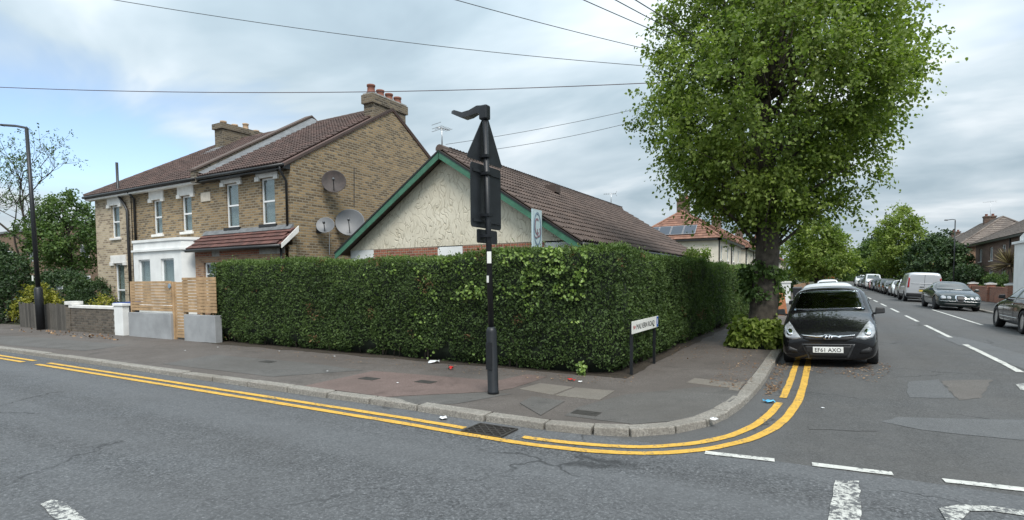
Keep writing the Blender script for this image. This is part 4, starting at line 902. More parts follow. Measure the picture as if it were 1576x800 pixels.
# ---------------------------------------------------------------- side road houses
def hip_house(label, X, Y0, Y1, depth, eave, ridge, side, wall, roof, solar=False, nwin=3, chim='brick_brown', cat='house', group=None, wins=True):
    """front wall in plane X facing the road; side=+1 road lies at +X of the house, -1 at -X"""
    xb = X-side*depth; t_ = thing('rendered_house' if 'render' in wall else 'brick_house', label, cat, ((X+xb)/2, (Y0+Y1)/2, PZ-.02), group)
    n = nwin; W_ = (Y1-Y0)/n; ops = []
    for i in range(n):
        c = Y0+W_*(i+.5); ops += [(c-.55, c+.55, eave-1.75, eave-.55), (c-.65, c+.65, 1.0, 2.35)]
    wall_open('X', X, Y0, Y1, 0, eave, ops, -side*.25).build('front_wall', wall, t_)
    x0, x1 = min(X, xb), max(X, xb)
    MB().box(x0+.001, x1-.001, Y0, Y0+.2, 0, eave).build('near_wall', wall, t_); MB().box(x0+.001, x1-.001, Y1-.2, Y1, 0, eave).build('far_wall', wall, t_)
    bxx = (xb, xb+side*.2); MB().box(min(bxx), max(bxx), Y0+.2, Y1-.2, 0, eave).build('back_wall', wall, t_)
    for o in ops: window(t_, 'X', X, -side, *o, mull=(.5,), sill=.07, curtain=True)
    e = .35; xm = (x0+x1)/2; hd = (x1-x0)/2*1.0
    A = [(x0-e, Y0-e, eave-.02), (x1+e, Y0-e, eave-.02), (x1+e, Y1+e, eave-.02), (x0-e, Y1+e, eave-.02)]; R1 = (xm, Y0+hd-.6, ridge); R2 = (xm, max(Y1-hd+.6, Y0+hd), ridge)
    mb = MB(); mb.add(A+[R1, R2], [(0, 1, 4), (1, 2, 5, 4), (2, 3, 5), (3, 0, 4, 5), (3, 2, 1, 0)]); rf = mb.build('roof', roof, t_)
    # tiles on the slopes that show: near hip and road side
    a, b_ = Vector(A[0]), Vector(A[1]); vv = (Vector(R1)-(a+b_)/2); vn, vL = vv.normalized(), vv.length; Lh = (b_-a).length
    tile_roof(rf, a+Vector((0, 0, .005)), (1, 0, 0), vn, [(0, 0), (Lh, 0), (Lh/2, vL)], .34, .34, 'flat', roof, 100, True)
    if side > 0: a, b_ = Vector(A[1]), Vector(A[2])
    else: a, b_ = Vector(A[3]), Vector(A[0])
    u = (b_-a).normalized(); vv = Vector((R1[0]-a.x, 0, R1[2]-a.z)); vn, vL = vv.normalized(), vv.length; Lh = (b_-a).length; m1 = hd-.6+e
    tile_roof(rf, a+Vector((0, 0, .005)), u, vn, [(0, 0), (Lh, 0), (Lh-m1, vL), (m1, vL)], .34, .34, 'flat', roof, 100, True)
    for q_ in (A[0], A[1], A[2] if side > 0 else A[3]):
        ridge_tiles(rf, Vector(q_)+Vector((0, 0, .03)), Vector(R1 if q_ in (A[0], A[1]) else R2)+Vector((0, 0, .03)), roof, .1, .6)
    if R2[1]-R1[1] > .6: ridge_tiles(rf, Vector(R1)+Vector((0, 0, .02)), Vector(R2)+Vector((0, 0, .02)), roof, .1, .6)
    xx = (X+side*e*.98); MB().box(min(xx, X+side*.01), max(xx, X+side*.01), Y0-e, Y1+e, eave-.18, eave-.03).build('eaves', 'black_plastic', t_)
    MB().box(x0-e, x1+e, Y0-e, Y0-.01, eave-.18, eave-.03).build('eaves', 'black_plastic', t_)
    for yy in (Y0+.15, (Y0+Y1)/2): MB().tube([(X+side*.06, yy, eave-.1), (X+side*.06, yy, .2)], .05, 8).build('downpipe', 'black_plastic', t_)
    cyy = R1[1] if side > 0 else (R1[1]+R2[1])/2
    ct = .95 if side > 0 else .45
    c = MB().box(xm-.5, xm+.5, cyy+.2, cyy+1.0, ridge-.8, ridge+ct).build('chimney', chim, t_); MB().box(xm-.56, xm+.56, cyy+.14, cyy+1.06, ridge+ct+.001, ridge+ct+.15).build('chimney_cap', chim, c)
    for k in (-.28, .28): pot(MB(), xm+k, cyy+.6, ridge+ct+.15, .4 if side > 0 else .25).build('chimney_pot', 'terracotta', c, True)
    if solar:
        a = Vector(A[0]); vv = (Vector(R1)-(Vector(A[0])+Vector(A[1]))/2); vn = vv.normalized(); nrm = Vector((1, 0, 0)).cross(vn).normalized()
        for i in range(4):
            u0 = 1.55+i*1.05; o = a+Vector((1, 0, 0))*u0+vn*.55+nrm*.12
            u_, v_ = Vector((1.0, 0, 0)), vn*1.25
            sp_ = MB().hexa([o, o+u_, o+u_+v_, o+v_], [o+nrm*.04, o+u_+nrm*.04, o+u_+v_+nrm*.04, o+v_+nrm*.04]).build('solar_panel', 'aluminium', t_)
            MB().hexa([o+nrm*.041+u_*.03+v_*.03, o+nrm*.041+u_*.97+v_*.03, o+nrm*.041+u_*.97+v_*.97, o+nrm*.041+u_*.03+v_*.97], [o+nrm*.047+u_*.03+v_*.03, o+nrm*.047+u_*.97+v_*.03, o+nrm*.047+u_*.97+v_*.97, o+nrm*.047+u_*.03+v_*.97]).build('cell_sheet', 'solar_cell', sp_)
    return t_
hip_house('cream rendered house with four solar panels on its tiled hip roof', -7.7, 47, 60.5, 7.2, 5.05, 7.75, 1, 'cream_render', 'tile_orange', True, 4, 'brick_brown')
hip_house('cream rendered house next beyond the one with solar panels', -7.7, 64, 78, 7.2, 5.05, 7.75, 1, 'cream_render', 'tile_orange', False, 4)
hip_house('pale rendered house beyond the lime trunk, black drainpipe on front', -7.7, 83, 97, 7.2, 5.05, 7.75, 1, 'pale_render', 'tile_orange', False, 4)
hip_house('pale house with bright orange roof seen right of the trunk', -7.7, 101, 115, 7.2, 5.05, 7.75, 1, 'pale_render', 'tile_orange', False, 4)
hip_house('farthest pale house with orange roof above the garden shrubs', -7.7, 119, 133, 7.2, 5.05, 7.75, 1, 'cream_render', 'tile_orange', False, 4)
hip_house('dark brown brick house behind the spiky palm', 12.4, 45, 68.3, 7.5, 4.85, 7.2, -1, 'brick_brown', 'tile_grey', False, 6)
hip_house('orange brick house with tiled hip roof beyond the brown one', 12.0, 72, 88, 7.5, 4.95, 7.9, -1, 'brick_orange', 'tile_grey', False, 4)
hip_house('red brick house half hidden behind the garden trees', 12.2, 92, 108, 7.5, 4.95, 7.6, -1, 'brick_red', 'tile_grey', False, 4)
hip_house('farthest brick house down the side road behind street trees', 12.2, 113, 129, 7.5, 4.95, 7.6, -1, 'brick_brown', 'tile_grey', False, 4)
aerial('aerial on the brown brick house roof', (16.1, 52, 7.2), 2.6, 2.6, L=1.2); aerial('aerial on the ridge behind the palm, taller mast', (16.1, 47.5, 7.2), 3.0, 2.9, L=1.2)
aerial('aerial on the orange brick house roof', (15.7, 80, 7.9), 2.2, 2.6, L=1.2); aerial('aerial above the chimney of the solar panel house', (-11.3, 51.3, 8.7), 1.9, 2.6, L=1.0)
wb = thing('white_building', 'plain white rendered flank wall at the right corner', 'building', (11, 30, PZ-.02))
MB().box(9.25, 13, 24, 41.5, 0, 3.55).build('wall', 'white_render', wb); MB().box(9.15, 13.1, 23.9, 41.65, 3.551, 3.68).build('ledge', 'white_render', wb); MB().prism([(9.4, 41.2, 3.681), (9.4, 41.2, 3.95), (9.4, 40.2, 4.2), (9.4, 24, 4.2), (9.4, 24, 3.681)], (3.5, 0, 0)).build('parapet', 'white_render', wb)
# low brick garden wall on the right with capped piers
rw = thing('garden_wall', 'red brick garden wall with white capped piers behind the green saloon', 'wall', (9.3, 46, PZ))
core = MB().box(9.24, 9.42, 42.3, 58, PZ-.02, PZ+.92).build('wall_core', 'mortar_fillet', rw)
brk2 = MB().box(0, .11, 0, .215, 0, .068).mesh('brick', 'brick_red'); k = 0
for j in range(12):
    y = 42.3-(.11 if j % 2 else 0)
    while y < 46.3 and k < 300:
        o = bpy.data.objects.new('brick', brk2); link(o, core, True); o.location = (9.225+rr2.uniform(-.004, .004), y, PZ+j*.077); y += .226; k += 1
mb = MB()
for j in range(12):
    y = 46.5-(.11 if j % 2 else 0)
    while y < 57.8: mb.box(9.228, 9.3, y, y+.215, PZ+j*.077, PZ+j*.077+.068); y += .226
mb.build('bricks_rest', 'brick_red', core, kind='stuff')
MB().box(9.2, 9.46, 42.3, 58, PZ+.922, PZ+.99).build('coping', 'brick_red', rw)
for yy in (42.2, 46.9, 51.9):
    p_ = MB().box(9.1, 9.55, yy-.23, yy+.23, PZ-.02, PZ+1.12).build('pier', 'brick_red', rw); MB().box(9.05, 9.6, yy-.28, yy+.28, PZ+1.121, PZ+1.2).build('cap', 'white_trim', p_); MB().hexa([(9.12, yy-.2, PZ+1.201), (9.53, yy-.2, PZ+1.201), (9.53, yy+.2, PZ+1.201), (9.12, yy+.2, PZ+1.201)], [(9.25, yy-.08, PZ+1.27), (9.4, yy-.08, PZ+1.27), (9.4, yy+.08, PZ+1.27), (9.25, yy+.08, PZ+1.27)]).build('cap_top', 'lead', p_)
# left garden boundaries down the side road
lw = thing('garden_wall', 'run of short brown brick piers along the far left pavement', 'wall', (-2.1, 62, PZ))
for i in range(10):
    yy = 49+i*3.2; MB().box(-2.3, -1.9, yy-.2, yy+.2, PZ-.02, PZ+1.1).build('pier', 'brick_orange', lw)
    MB().box(-2.2, -2.0, yy+.21, yy+2.99, PZ-.02, PZ+.75).build('panel', 'brick_brown', lw)
wp = thing('gate_pier', 'tall white rendered pier beyond the lime tree trunk', 'pier', (-2.35, 40.5, PZ)); MB().box(-2.65, -2.1, 40.2, 40.9, PZ-.02, PZ+1.35).build('shaft', 'white_render', wp); MB().box(-2.7, -2.05, 40.15, 40.95, PZ+1.351, PZ+1.45).build('cap', 'white_trim', wp)
wheelie('black wheelie bin beside the tall white rendered pier', -1.72, 41.6, 'bin_black', 'bin_black')
MB_ = thing('timber_board', 'orange brown timber board leaning by the pavement beyond the tree', 'board', (-1.75, 27.3, PZ)); MB().hexa([(-1.98, 27.2, PZ), (-1.5, 27.2, PZ), (-1.5, 27.26, PZ), (-1.98, 27.26, PZ)], [(-1.85, 27.5, PZ+1.15), (-1.68, 27.5, PZ+1.15), (-1.68, 27.56, PZ+1.15), (-1.85, 27.56, PZ+1.15)]).build('panel', 'orange_timber', MB_)
# ================================================================ STREET FURNITURE
# sign post seen from behind, its plates square to the main road
b0 = GP(759, 606); SY = b0[1]
sp0 = thing('sign_post', 'black sign post carrying the backs of three traffic signs and lamp', 'sign post', (b0[0], SY, PZ))
xb, xt, zt = b0[0], AY(746, 168, SY)[0], AY(746, 166, SY)[2]
def pxat(z): return xb+(xt-xb)*(z-PZ)/(zt-PZ)
MB().lathe([(.085, PZ), (.085, PZ+.04), (.08, PZ+.05), (.08, 1.0), (.072, 1.03), (.052, 1.07)], (xb+.002, SY, 0), 16).xf(Matrix.Translation((xb, SY, PZ)) @ Matrix.Rotation(math.atan((xt-xb)/(zt-PZ)), 4, 'Y') @ Matrix.Translation((-xb, -SY, -PZ))).build('base', 'black_iron', sp0, True)
MB().box(pxat(.6)-.05, pxat(.6)+.05, SY-.092, SY-.078, .45, .85).build('access_door', 'black_iron', sp0)
MB().tube([(pxat(1.0), SY, 1.0), (pxat(zt), SY, zt)], .043, 14).build('pole', 'black_iron', sp0, True)
PXs = pxat(3.0)-.065
def plate(name, pts, x, mat, rc=.06, th=.012):
    # rounded polygon in Y,Z, extruded towards -X
    out = []; n = len(pts)
    for i in range(n):
        p0, p1, p2 = Vector(pts[i-1]), Vector(pts[i]), Vector(pts[(i+1) % n]); a = p1+(p0-p1).normalized()*rc; c = p1+(p2-p1).normalized()*rc
        for k in range(5):
            t = k/4; out.append(tuple(a*(1-t)**2+p1*2*t*(1-t)+c*t*t))
    return MB().prism([(x, p[0], p[1]) for p in out], (-th, 0, 0)).build(name, mat, sp0)
cy = 6.88
tr_ = plate('triangle_sign', [(cy-.5, 3.48), (cy+.48, 3.48), (cy+.02, 4.24)], PXs-.02, 'sign_back', .07)
MB().box(PXs-.035, PXs-.0325, cy-.3, cy+.3, 3.52, 3.545).build('sign_face_trim', 'sign_white', tr_)
rc_ = plate('rectangular_sign', [(cy-.4, 2.52), (cy+.42, 2.52), (cy+.42, 3.44), (cy-.4, 3.44)], PXs-.02, 'sign_back', .06)
sm_ = plate('small_plate', [(cy-.25, 2.3), (cy+.3, 2.3), (cy+.3, 2.5), (cy-.25, 2.5)], PXs-.02, 'sign_back', .03)
for z_ in (3.55, 3.3, 2.7, 2.4):
    MB().box(pxat(z_)-.1, pxat(z_)+.055, SY-.06, SY+.06, z_-.02, z_+.02).build('clip', 'black_iron', sp0)
for z_ in (3.33, 2.62): MB().box(PXs-.018, PXs-.002, cy-.36, cy+.38, z_-.02, z_+.02).build('rail', 'sign_back', rc_)
zl = zt; xl = pxat(zl)
lh = MB(); prof = [(0, .03, .05, .06), (-.12, .05, .045, .055), (-.24, .01, .07, .045), (-.36, .0, .085, .04), (-.5, .06, .085, .035), (-.56, .075, .05, .02)]
vs = [];
for (dx, dz, hy, hz) in prof: vs += [(xl+dx, SY-hy, zl-.06+dz-hz), (xl+dx, SY+hy, zl-.06+dz-hz), (xl+dx, SY+hy*.8, zl-.06+dz+hz), (xl+dx, SY-hy*.8, zl-.06+dz+hz)]
fs = [(3, 2, 1, 0)]+[(4*i+k, 4*i+(k+1) % 4, 4*i+4+(k+1) % 4, 4*i+4+k) for i in range(5) for k in range(4)]+[(20, 21, 22, 23)]
lh.add(vs, fs).build('sign_lamp', 'black_iron', sp0)
MB().box(xl-.07, xl+.065, SY-.06, SY+.06, zl-.17, zl+.035).build('lamp_socket', 'black_iron', sp0, bevel=.02)
MB().prism([(pxat(2.1)+.0, SY-.056, 2.0), (pxat(2.1)+.06, SY-.035, 2.0), (pxat(2.1)+.06, SY-.035, 2.17), (pxat(2.1)+.0, SY-.056, 2.17)], (.002, -.004, 0)).build('sticker', 'sign_white', sp0)
MB().box(pxat(1.78)-.02, pxat(1.78)+.015, SY-.052, SY-.049, 1.72, 1.82).build('sticker', 'sign_white', sp0)
# street name plate
nX = -2.9; nYa, nYb = AX(973, 500, nX)[1], AX(1013, 495, nX)[1]
ns = thing('street_name_sign', 'white street name plate reading MALVERN ROAD on two black posts', 'street sign', (nX, (nYa+nYb)/2, PZ))
zb_, zt_ = .8, 1.02
MB().box(nX-.012, nX, nYa, nYb, zb_, zt_).build('plate', 'sign_white', ns, bevel=.003)
for yy in (nYa+.08, nYb-.15): MB().box(nX-.06, nX-.015, yy-.025, yy+.025, PZ-.03, zb_+.17).build('post', 'black_iron', ns)
mw = Matrix.Translation((nX+.0015, (nYa+nYb)/2-.02, (zb_+zt_)/2)) @ Matrix(((0, 0, 1, 0), (1, 0, 0, 0), (0, 1, 0, 0), (0, 0, 0, 1)))
def wtext(name, s_, w_, h_, mat, root, m_, bold=.0):
    o = text_obj(name, s_, w_, h_, mat, root, m_, True, bold); o.matrix_parent_inverse = WM[root].inverted(); o.matrix_basis = m_; return o
Ln = nYb-nYa
wtext('lettering', 'MALVERN ROAD', Ln*.68, .095, 'print_black', ns, mw, 0.0)
wtext('lettering', 'N', .07, .06, 'print_red', ns, mw @ Matrix.Translation((-Ln*.43, .0, 0))); wtext('lettering', '9', .04, .05, 'print_red', ns, mw @ Matrix.Translation((-Ln*.39, .0, 0)))
MB().box(nX+.001, nX+.004, nYb-.13, nYb-.02, zb_+.01, zt_-.01).build('blue_end_panel', 'print_blue', ns); MB().box(nX+.0045, nX+.007, nYb-.085, nYb-.065, zb_+.06, zt_-.05).build('bar_symbol', 'sign_white', ns)
# street lamp on the left
def street_lamp(label, base, top, tip, rb=.11, group='street lamps', bh=1.5):
    t_ = thing('street_lamp', label, 'street lamp', base, group); b_, t2, t3 = Vector(base), Vector(top), Vector(tip)
    k = b_.lerp(t2, bh/(t2.z-b_.z)); MB().tube([b_, k, k+(t2-b_).normalized()*.08], [rb, rb, rb*.6], 14).build('base', 'black_iron', t_, True)
    MB().tube([k, t2], [rb*.6, rb*.45], 12).build('column', 'black_iron', t_, True)
    d = (t3-t2); MB().tube([t2-Vector((0, 0, .05)), t2+Vector((0, 0, .05)), t2+d*.3+Vector((0, 0, .06)), t2+d*.75], rb*.35, 8).build('arm', 'black_iron', t_, True)
    h0, h1 = t2+d*.7, t3; s_ = d.cross(Vector((0, 0, 1))).normalized()*.12; u_ = Vector((0, 0, .04))
    MB().hexa([h0-s_*.6-u_, h1-s_-u_, h1+s_-u_, h0+s_*.6-u_], [h0-s_*.4+u_, h1-s_*.7+u_*.6, h1+s_*.7+u_*.6, h0+s_*.4+u_]).build('lantern', 'black_iron', t_, bevel=.015)
    return t_
LY = 8.75; lb = AY(63, 499, LY); tp = AY(41, 199, LY); tip = AY(-10, 190, LY)
sL = street_lamp('tall black street lamp leaning before the weathered fence', (lb[0], LY, PZ), tp, tip, .13)
MB().box(AY(55, 425, LY)[0]-.06, AY(55, 425, LY)[0]+.06, LY-.1, LY-.09, AY(55, 432, LY)[2], AY(55, 424, LY)[2]).build('notice', 'sign_white', sL)
street_lamp('slim dark street lamp on the right pavement before the garden trees', (7.1, 45, PZ), (7.1, 45, 5.35), (6.55, 45, 5.42), .07, bh=1.0)
p = G(1191, 497, PZ); PX_, PY_ = AY(1191, 480, 14.75)[0], 14.75
pg = thing('metal_post', 'short grey-green metal post against the lime tree trunk', 'post', (PX_, PY_, PZ)); MB().tube([(PX_, PY_, PZ), (PX_, PY_, AY(1191, 442, 14.75)[2])], .042, 10).build('tube', 'post_grey_green', pg, True); MB().lathe([(.047, 0), (.047, .02), (.02, .035)], (PX_, PY_, AY(1191, 442, 14.75)[2]+.001), 10).build('cap', 'post_grey_green', pg, True)
# telegraph pole behind the lime tree and its wires
TP = (-1.7, 17.4, 7.75)
tp_ = thing('telegraph_pole', 'wooden telegraph pole hidden behind the lime tree crown', 'pole', (TP[0], TP[1], PZ)); MB().tube([(TP[0], TP[1], PZ), TP], [.13, .1], 10).build('shaft', 'bark_thin', tp_, True); MB().box(TP[0]-.25, TP[0]+.25, TP[1]-.05, TP[1]+.05, TP[2]-.3, TP[2]-.2).build('ring_head', 'black_iron', tp_)
def wire(label, px, dist, sag, mat='black_cable', r=.008, ext=1.5, end=None, dz=0):
    A = Vector(TP)+Vector((0, 0, -.15+dz))
    if end is None:
        d = _ray(*px); d = d/np.linalg.norm(d); E = Vector((d[0]*dist, d[1]*dist, EYE+d[2]*dist)); Bp = A+(E-A)*ext
    else: Bp = Vector(end)
    pts = [A.lerp(Bp, i/30)-Vector((0, 0, sag*4*(i/30)*(1-i/30))) for i in range(31)]
    tag(MB().tube(pts, r, 6).build('overhead_wire', mat, None, True), label, 'wire', 'overhead wires')
wire('dark overhead wire sagging across the sky above the chimney pots', (190, -28), 19, .55)
wire('reddish overhead wire passing level just above the chimney pots', (0, 118), 27, .5, 'red_cable', .011, 1.3, dz=-.1)
wire('upper overhead wire entering the lime crown, lowest of the steep ones', (680, -20), 13, .2)
wire('steep overhead wire dropping into the lime crown', (890, -12), 11, .1)
wire('steeper overhead wire at the crown, second from its edge', (945, -10), 10.5, .1)
wire('steepest overhead wire close against the lime crown', (990, 0), 10, .08)
wire('thin service wire from lime crown to the gable peak', None, 0, .15, r=.006, end=(NAX, 12.3, 5.5), dz=-.1)
wire('second thin service wire running to the bungalow ridge', None, 0, .25, r=.006, end=(NAX+.3, 12.9, 5.35), dz=-.25)

# ================================================================ VEGETATION
def tube_limb(mb, a, b_, r0, r1, bend=.2, n=6, seg=5, rr=random):
    a, b_ = Vector(a), Vector(b_); o = Vector((rr.uniform(-1, 1), rr.uniform(-1, 1), rr.uniform(-.3, .6)))*bend*(b_-a).length*.3
    pts = [a.lerp(b_, i/seg)+o*math.sin(math.pi*i/seg) for i in range(seg+1)]
    mb.tube(pts, [r0+(r1-r0)*i/seg for i in range(seg+1)], n); return pts
def crown_points(n, cx, cy, prof, rng, lob=.22, seed=0, inner=.35):
    """clump centres inside a lobed solid of revolution; prof = [(z, r)]"""
    zs = np.array([p[0] for p in prof]); rs = np.array([p[1] for p in prof]); out = []
    while len(out) < n:
        z = rng.uniform(zs[0], zs[-1]); R_ = np.interp(z, zs, rs)
        if rng.random() > (R_/rs.max()): continue
        a = rng.uniform(0, 2*math.pi); k = 1+lob*noise.noise((math.cos(a)*1.6, math.sin(a)*1.6, z*.55+seed))*2
        q = inner+(1-inner)*math.sqrt(rng.random()); out.append((cx+math.cos(a)*R_*k*q, cy+math.sin(a)*R_*k*q, z, a, q))
    return out
def foliage(name, clumps, parent, mat, twigs, per, tl, leaf, droop=.4, seed=0, jit=.06, six=True, updown=.25, asp=.85):
    rng = np.random.default_rng(seed); C_ = np.array([c[:3] for c in clumps]); A = np.array([c[3] for c in clumps]); Q = np.array([c[4] for c in clumps]); n = len(C_)
    out = np.stack([np.cos(A), np.sin(A), np.zeros(n)], 1)
    ct = np.array([.5+.55*noise.noise(tuple(c*.9)) for c in C_])+rng.normal(0, .07, n)
    C2 = np.repeat(C_, twigs, 0); O2 = np.repeat(out, twigs, 0); T2 = np.repeat(ct, twigs); Q2 = np.repeat(Q, twigs)
    d = O2*.6+rng.normal(0, .75, (n*twigs, 3)); d[:, 2] += rng.normal(updown, .3, n*twigs); d /= np.linalg.norm(d, axis=1, keepdims=True)
    tt = rng.uniform(.1, 1, (n*twigs, per))*tl*rng.uniform(.6, 1.3, (n*twigs, 1))
    P = C2[:, None]+d[:, None]*tt[..., None]; P[..., 2] -= droop*tt**2; P = P.reshape(-1, 3)+rng.normal(0, jit, (n*twigs*per, 3))
    N_ = len(P); D = np.repeat(d, per, 0)*.5+rng.normal(0, .6, (N_, 3)); D[:, 2] -= droop*1.1
    Nn = np.repeat(O2, per, 0)*.5+rng.normal(0, .55, (N_, 3)); Nn[:, 2] += .75
    L = leaf*rng.uniform(.6, 1.25, N_); tint = np.clip(np.repeat(T2, per)+rng.normal(0, .16, N_), 0, 1)
    return leaves(name, P, D, Nn, L, L*asp, tint, mat, parent, six)
# --- the big lime at the kerb
TX, TY = -1.36, 14.65
lt = thing('lime_tree', 'big leafy lime tree on the pavement with shoots sprouting round its trunk', 'tree', (TX, TY, PZ))
rl_ = random.Random(11); mb = MB(); nseg, nr = 26, 22; vs = []
for i in range(nseg+1):
    z = PZ-.05+6.3*(i/nseg)**1.15; r = .33-.028*z if z < 2.6 else max(.07, .257-.05*(z-2.6)); r += .16*math.exp(-z*2.6)
    for k in range(nr):
        a = 2*math.pi*k/nr; bmp = 1+.12*noise.noise((math.cos(a)*1.5, math.sin(a)*1.5, z*1.6))+.05*noise.noise((math.cos(a)*5, math.sin(a)*5, z*4))+(.07*math.exp(-((z-1.25)/.25)**2))
        vs.append((TX+r*bmp*math.cos(a)+.09*math.sin(z*.5)*min(1, z/2), TY+r*bmp*math.sin(a), z))
mb.add(vs, [(i*nr+k, i*nr+(k+1) % nr, (i+1)*nr+(k+1) % nr, (i+1)*nr+k) for i in range(nseg) for k in range(nr)]); mb.build('trunk', 'bark', lt, True)
CXX, CYY = -1.22, 14.75
prof = [(3.15, .7), (3.35, 1.25), (3.7, 1.8), (4.3, 2.3), (5.0, 2.8), (5.6, 3.0), (6.3, 3.0), (7.2, 2.8), (8.2, 2.5), (9.4, 1.9), (10.4, .9), (10.9, .3)]
cl = crown_points(760, CXX, CYY, prof, rl_, .27, 3, .22)
mb = MB()
for c in rl_.sample(cl, 110):
    h_ = min(6.0, max(2.3, c[2]-rl_.uniform(.6, 2.2))); tube_limb(mb, (TX+.05, TY, h_), c[:3], .05 if c[4] > .6 else .035, .008, .3, 5, 6, rl_)
for a in np.linspace(0, 2*math.pi, 6)[:-1]: tube_limb(mb, (TX, TY, 3.0+.4*math.sin(a*3)), (CXX+1.3*math.cos(a), CYY+1.3*math.sin(a), 7.5+math.sin(a*2)), .15, .03, .35, 7, 7, rl_)
mb.build('limbs', 'bark', lt, True, kind='stuff')
foliage('crown', cl, lt, 'leaf_lime', 8, 18, .68, .08, .5, 1)
# hanging skirt on the left and right, shoots on the trunk, basal tuft
ts = [(TX+.34*math.cos(a), TY+.34*math.sin(a), z, a, .8) for a, z in [(rl_.uniform(0, 6.28), rl_.uniform(1.3, 2.05)) for _ in range(46)]]
foliage('trunk_shoots', ts, lt, 'leaf_mid', 5, 7, .2, .1, .8, 2, .04)
ts = [(TX+.3*math.cos(a), TY+.3*math.sin(a), z, a, .8) for a, z in [(rl_.uniform(0, 6.28), rl_.uniform(2.95, 3.3)) for _ in range(16)]]
foliage('upper_trunk_shoots', ts, lt, 'leaf_lime', 5, 8, .4, .1, .6, 5, .05)
ts = []
for _ in range(150):
    a = rl_.uniform(0, 6.28); z = rl_.uniform(.02, .55); r = .62*math.sqrt(max(.05, 1-(z/.72)**2))*rl_.uniform(.75, 1.0); ts.append((TX-.08+r*math.cos(a)*1.0, TY-.2+r*math.sin(a)*.85, PZ+.04+z, a, .9))
foliage('basal_shoots', ts, lt, 'leaf_lime', 4, 7, .14, .125, .5, 3, .03)
MB().lathe([(.5, PZ), (.48, PZ+.2), (.35, PZ+.42), (.1, PZ+.52)], (TX-.08, TY-.2, 0), 16).build('basal_stems', 'hedge_core', lt, True)

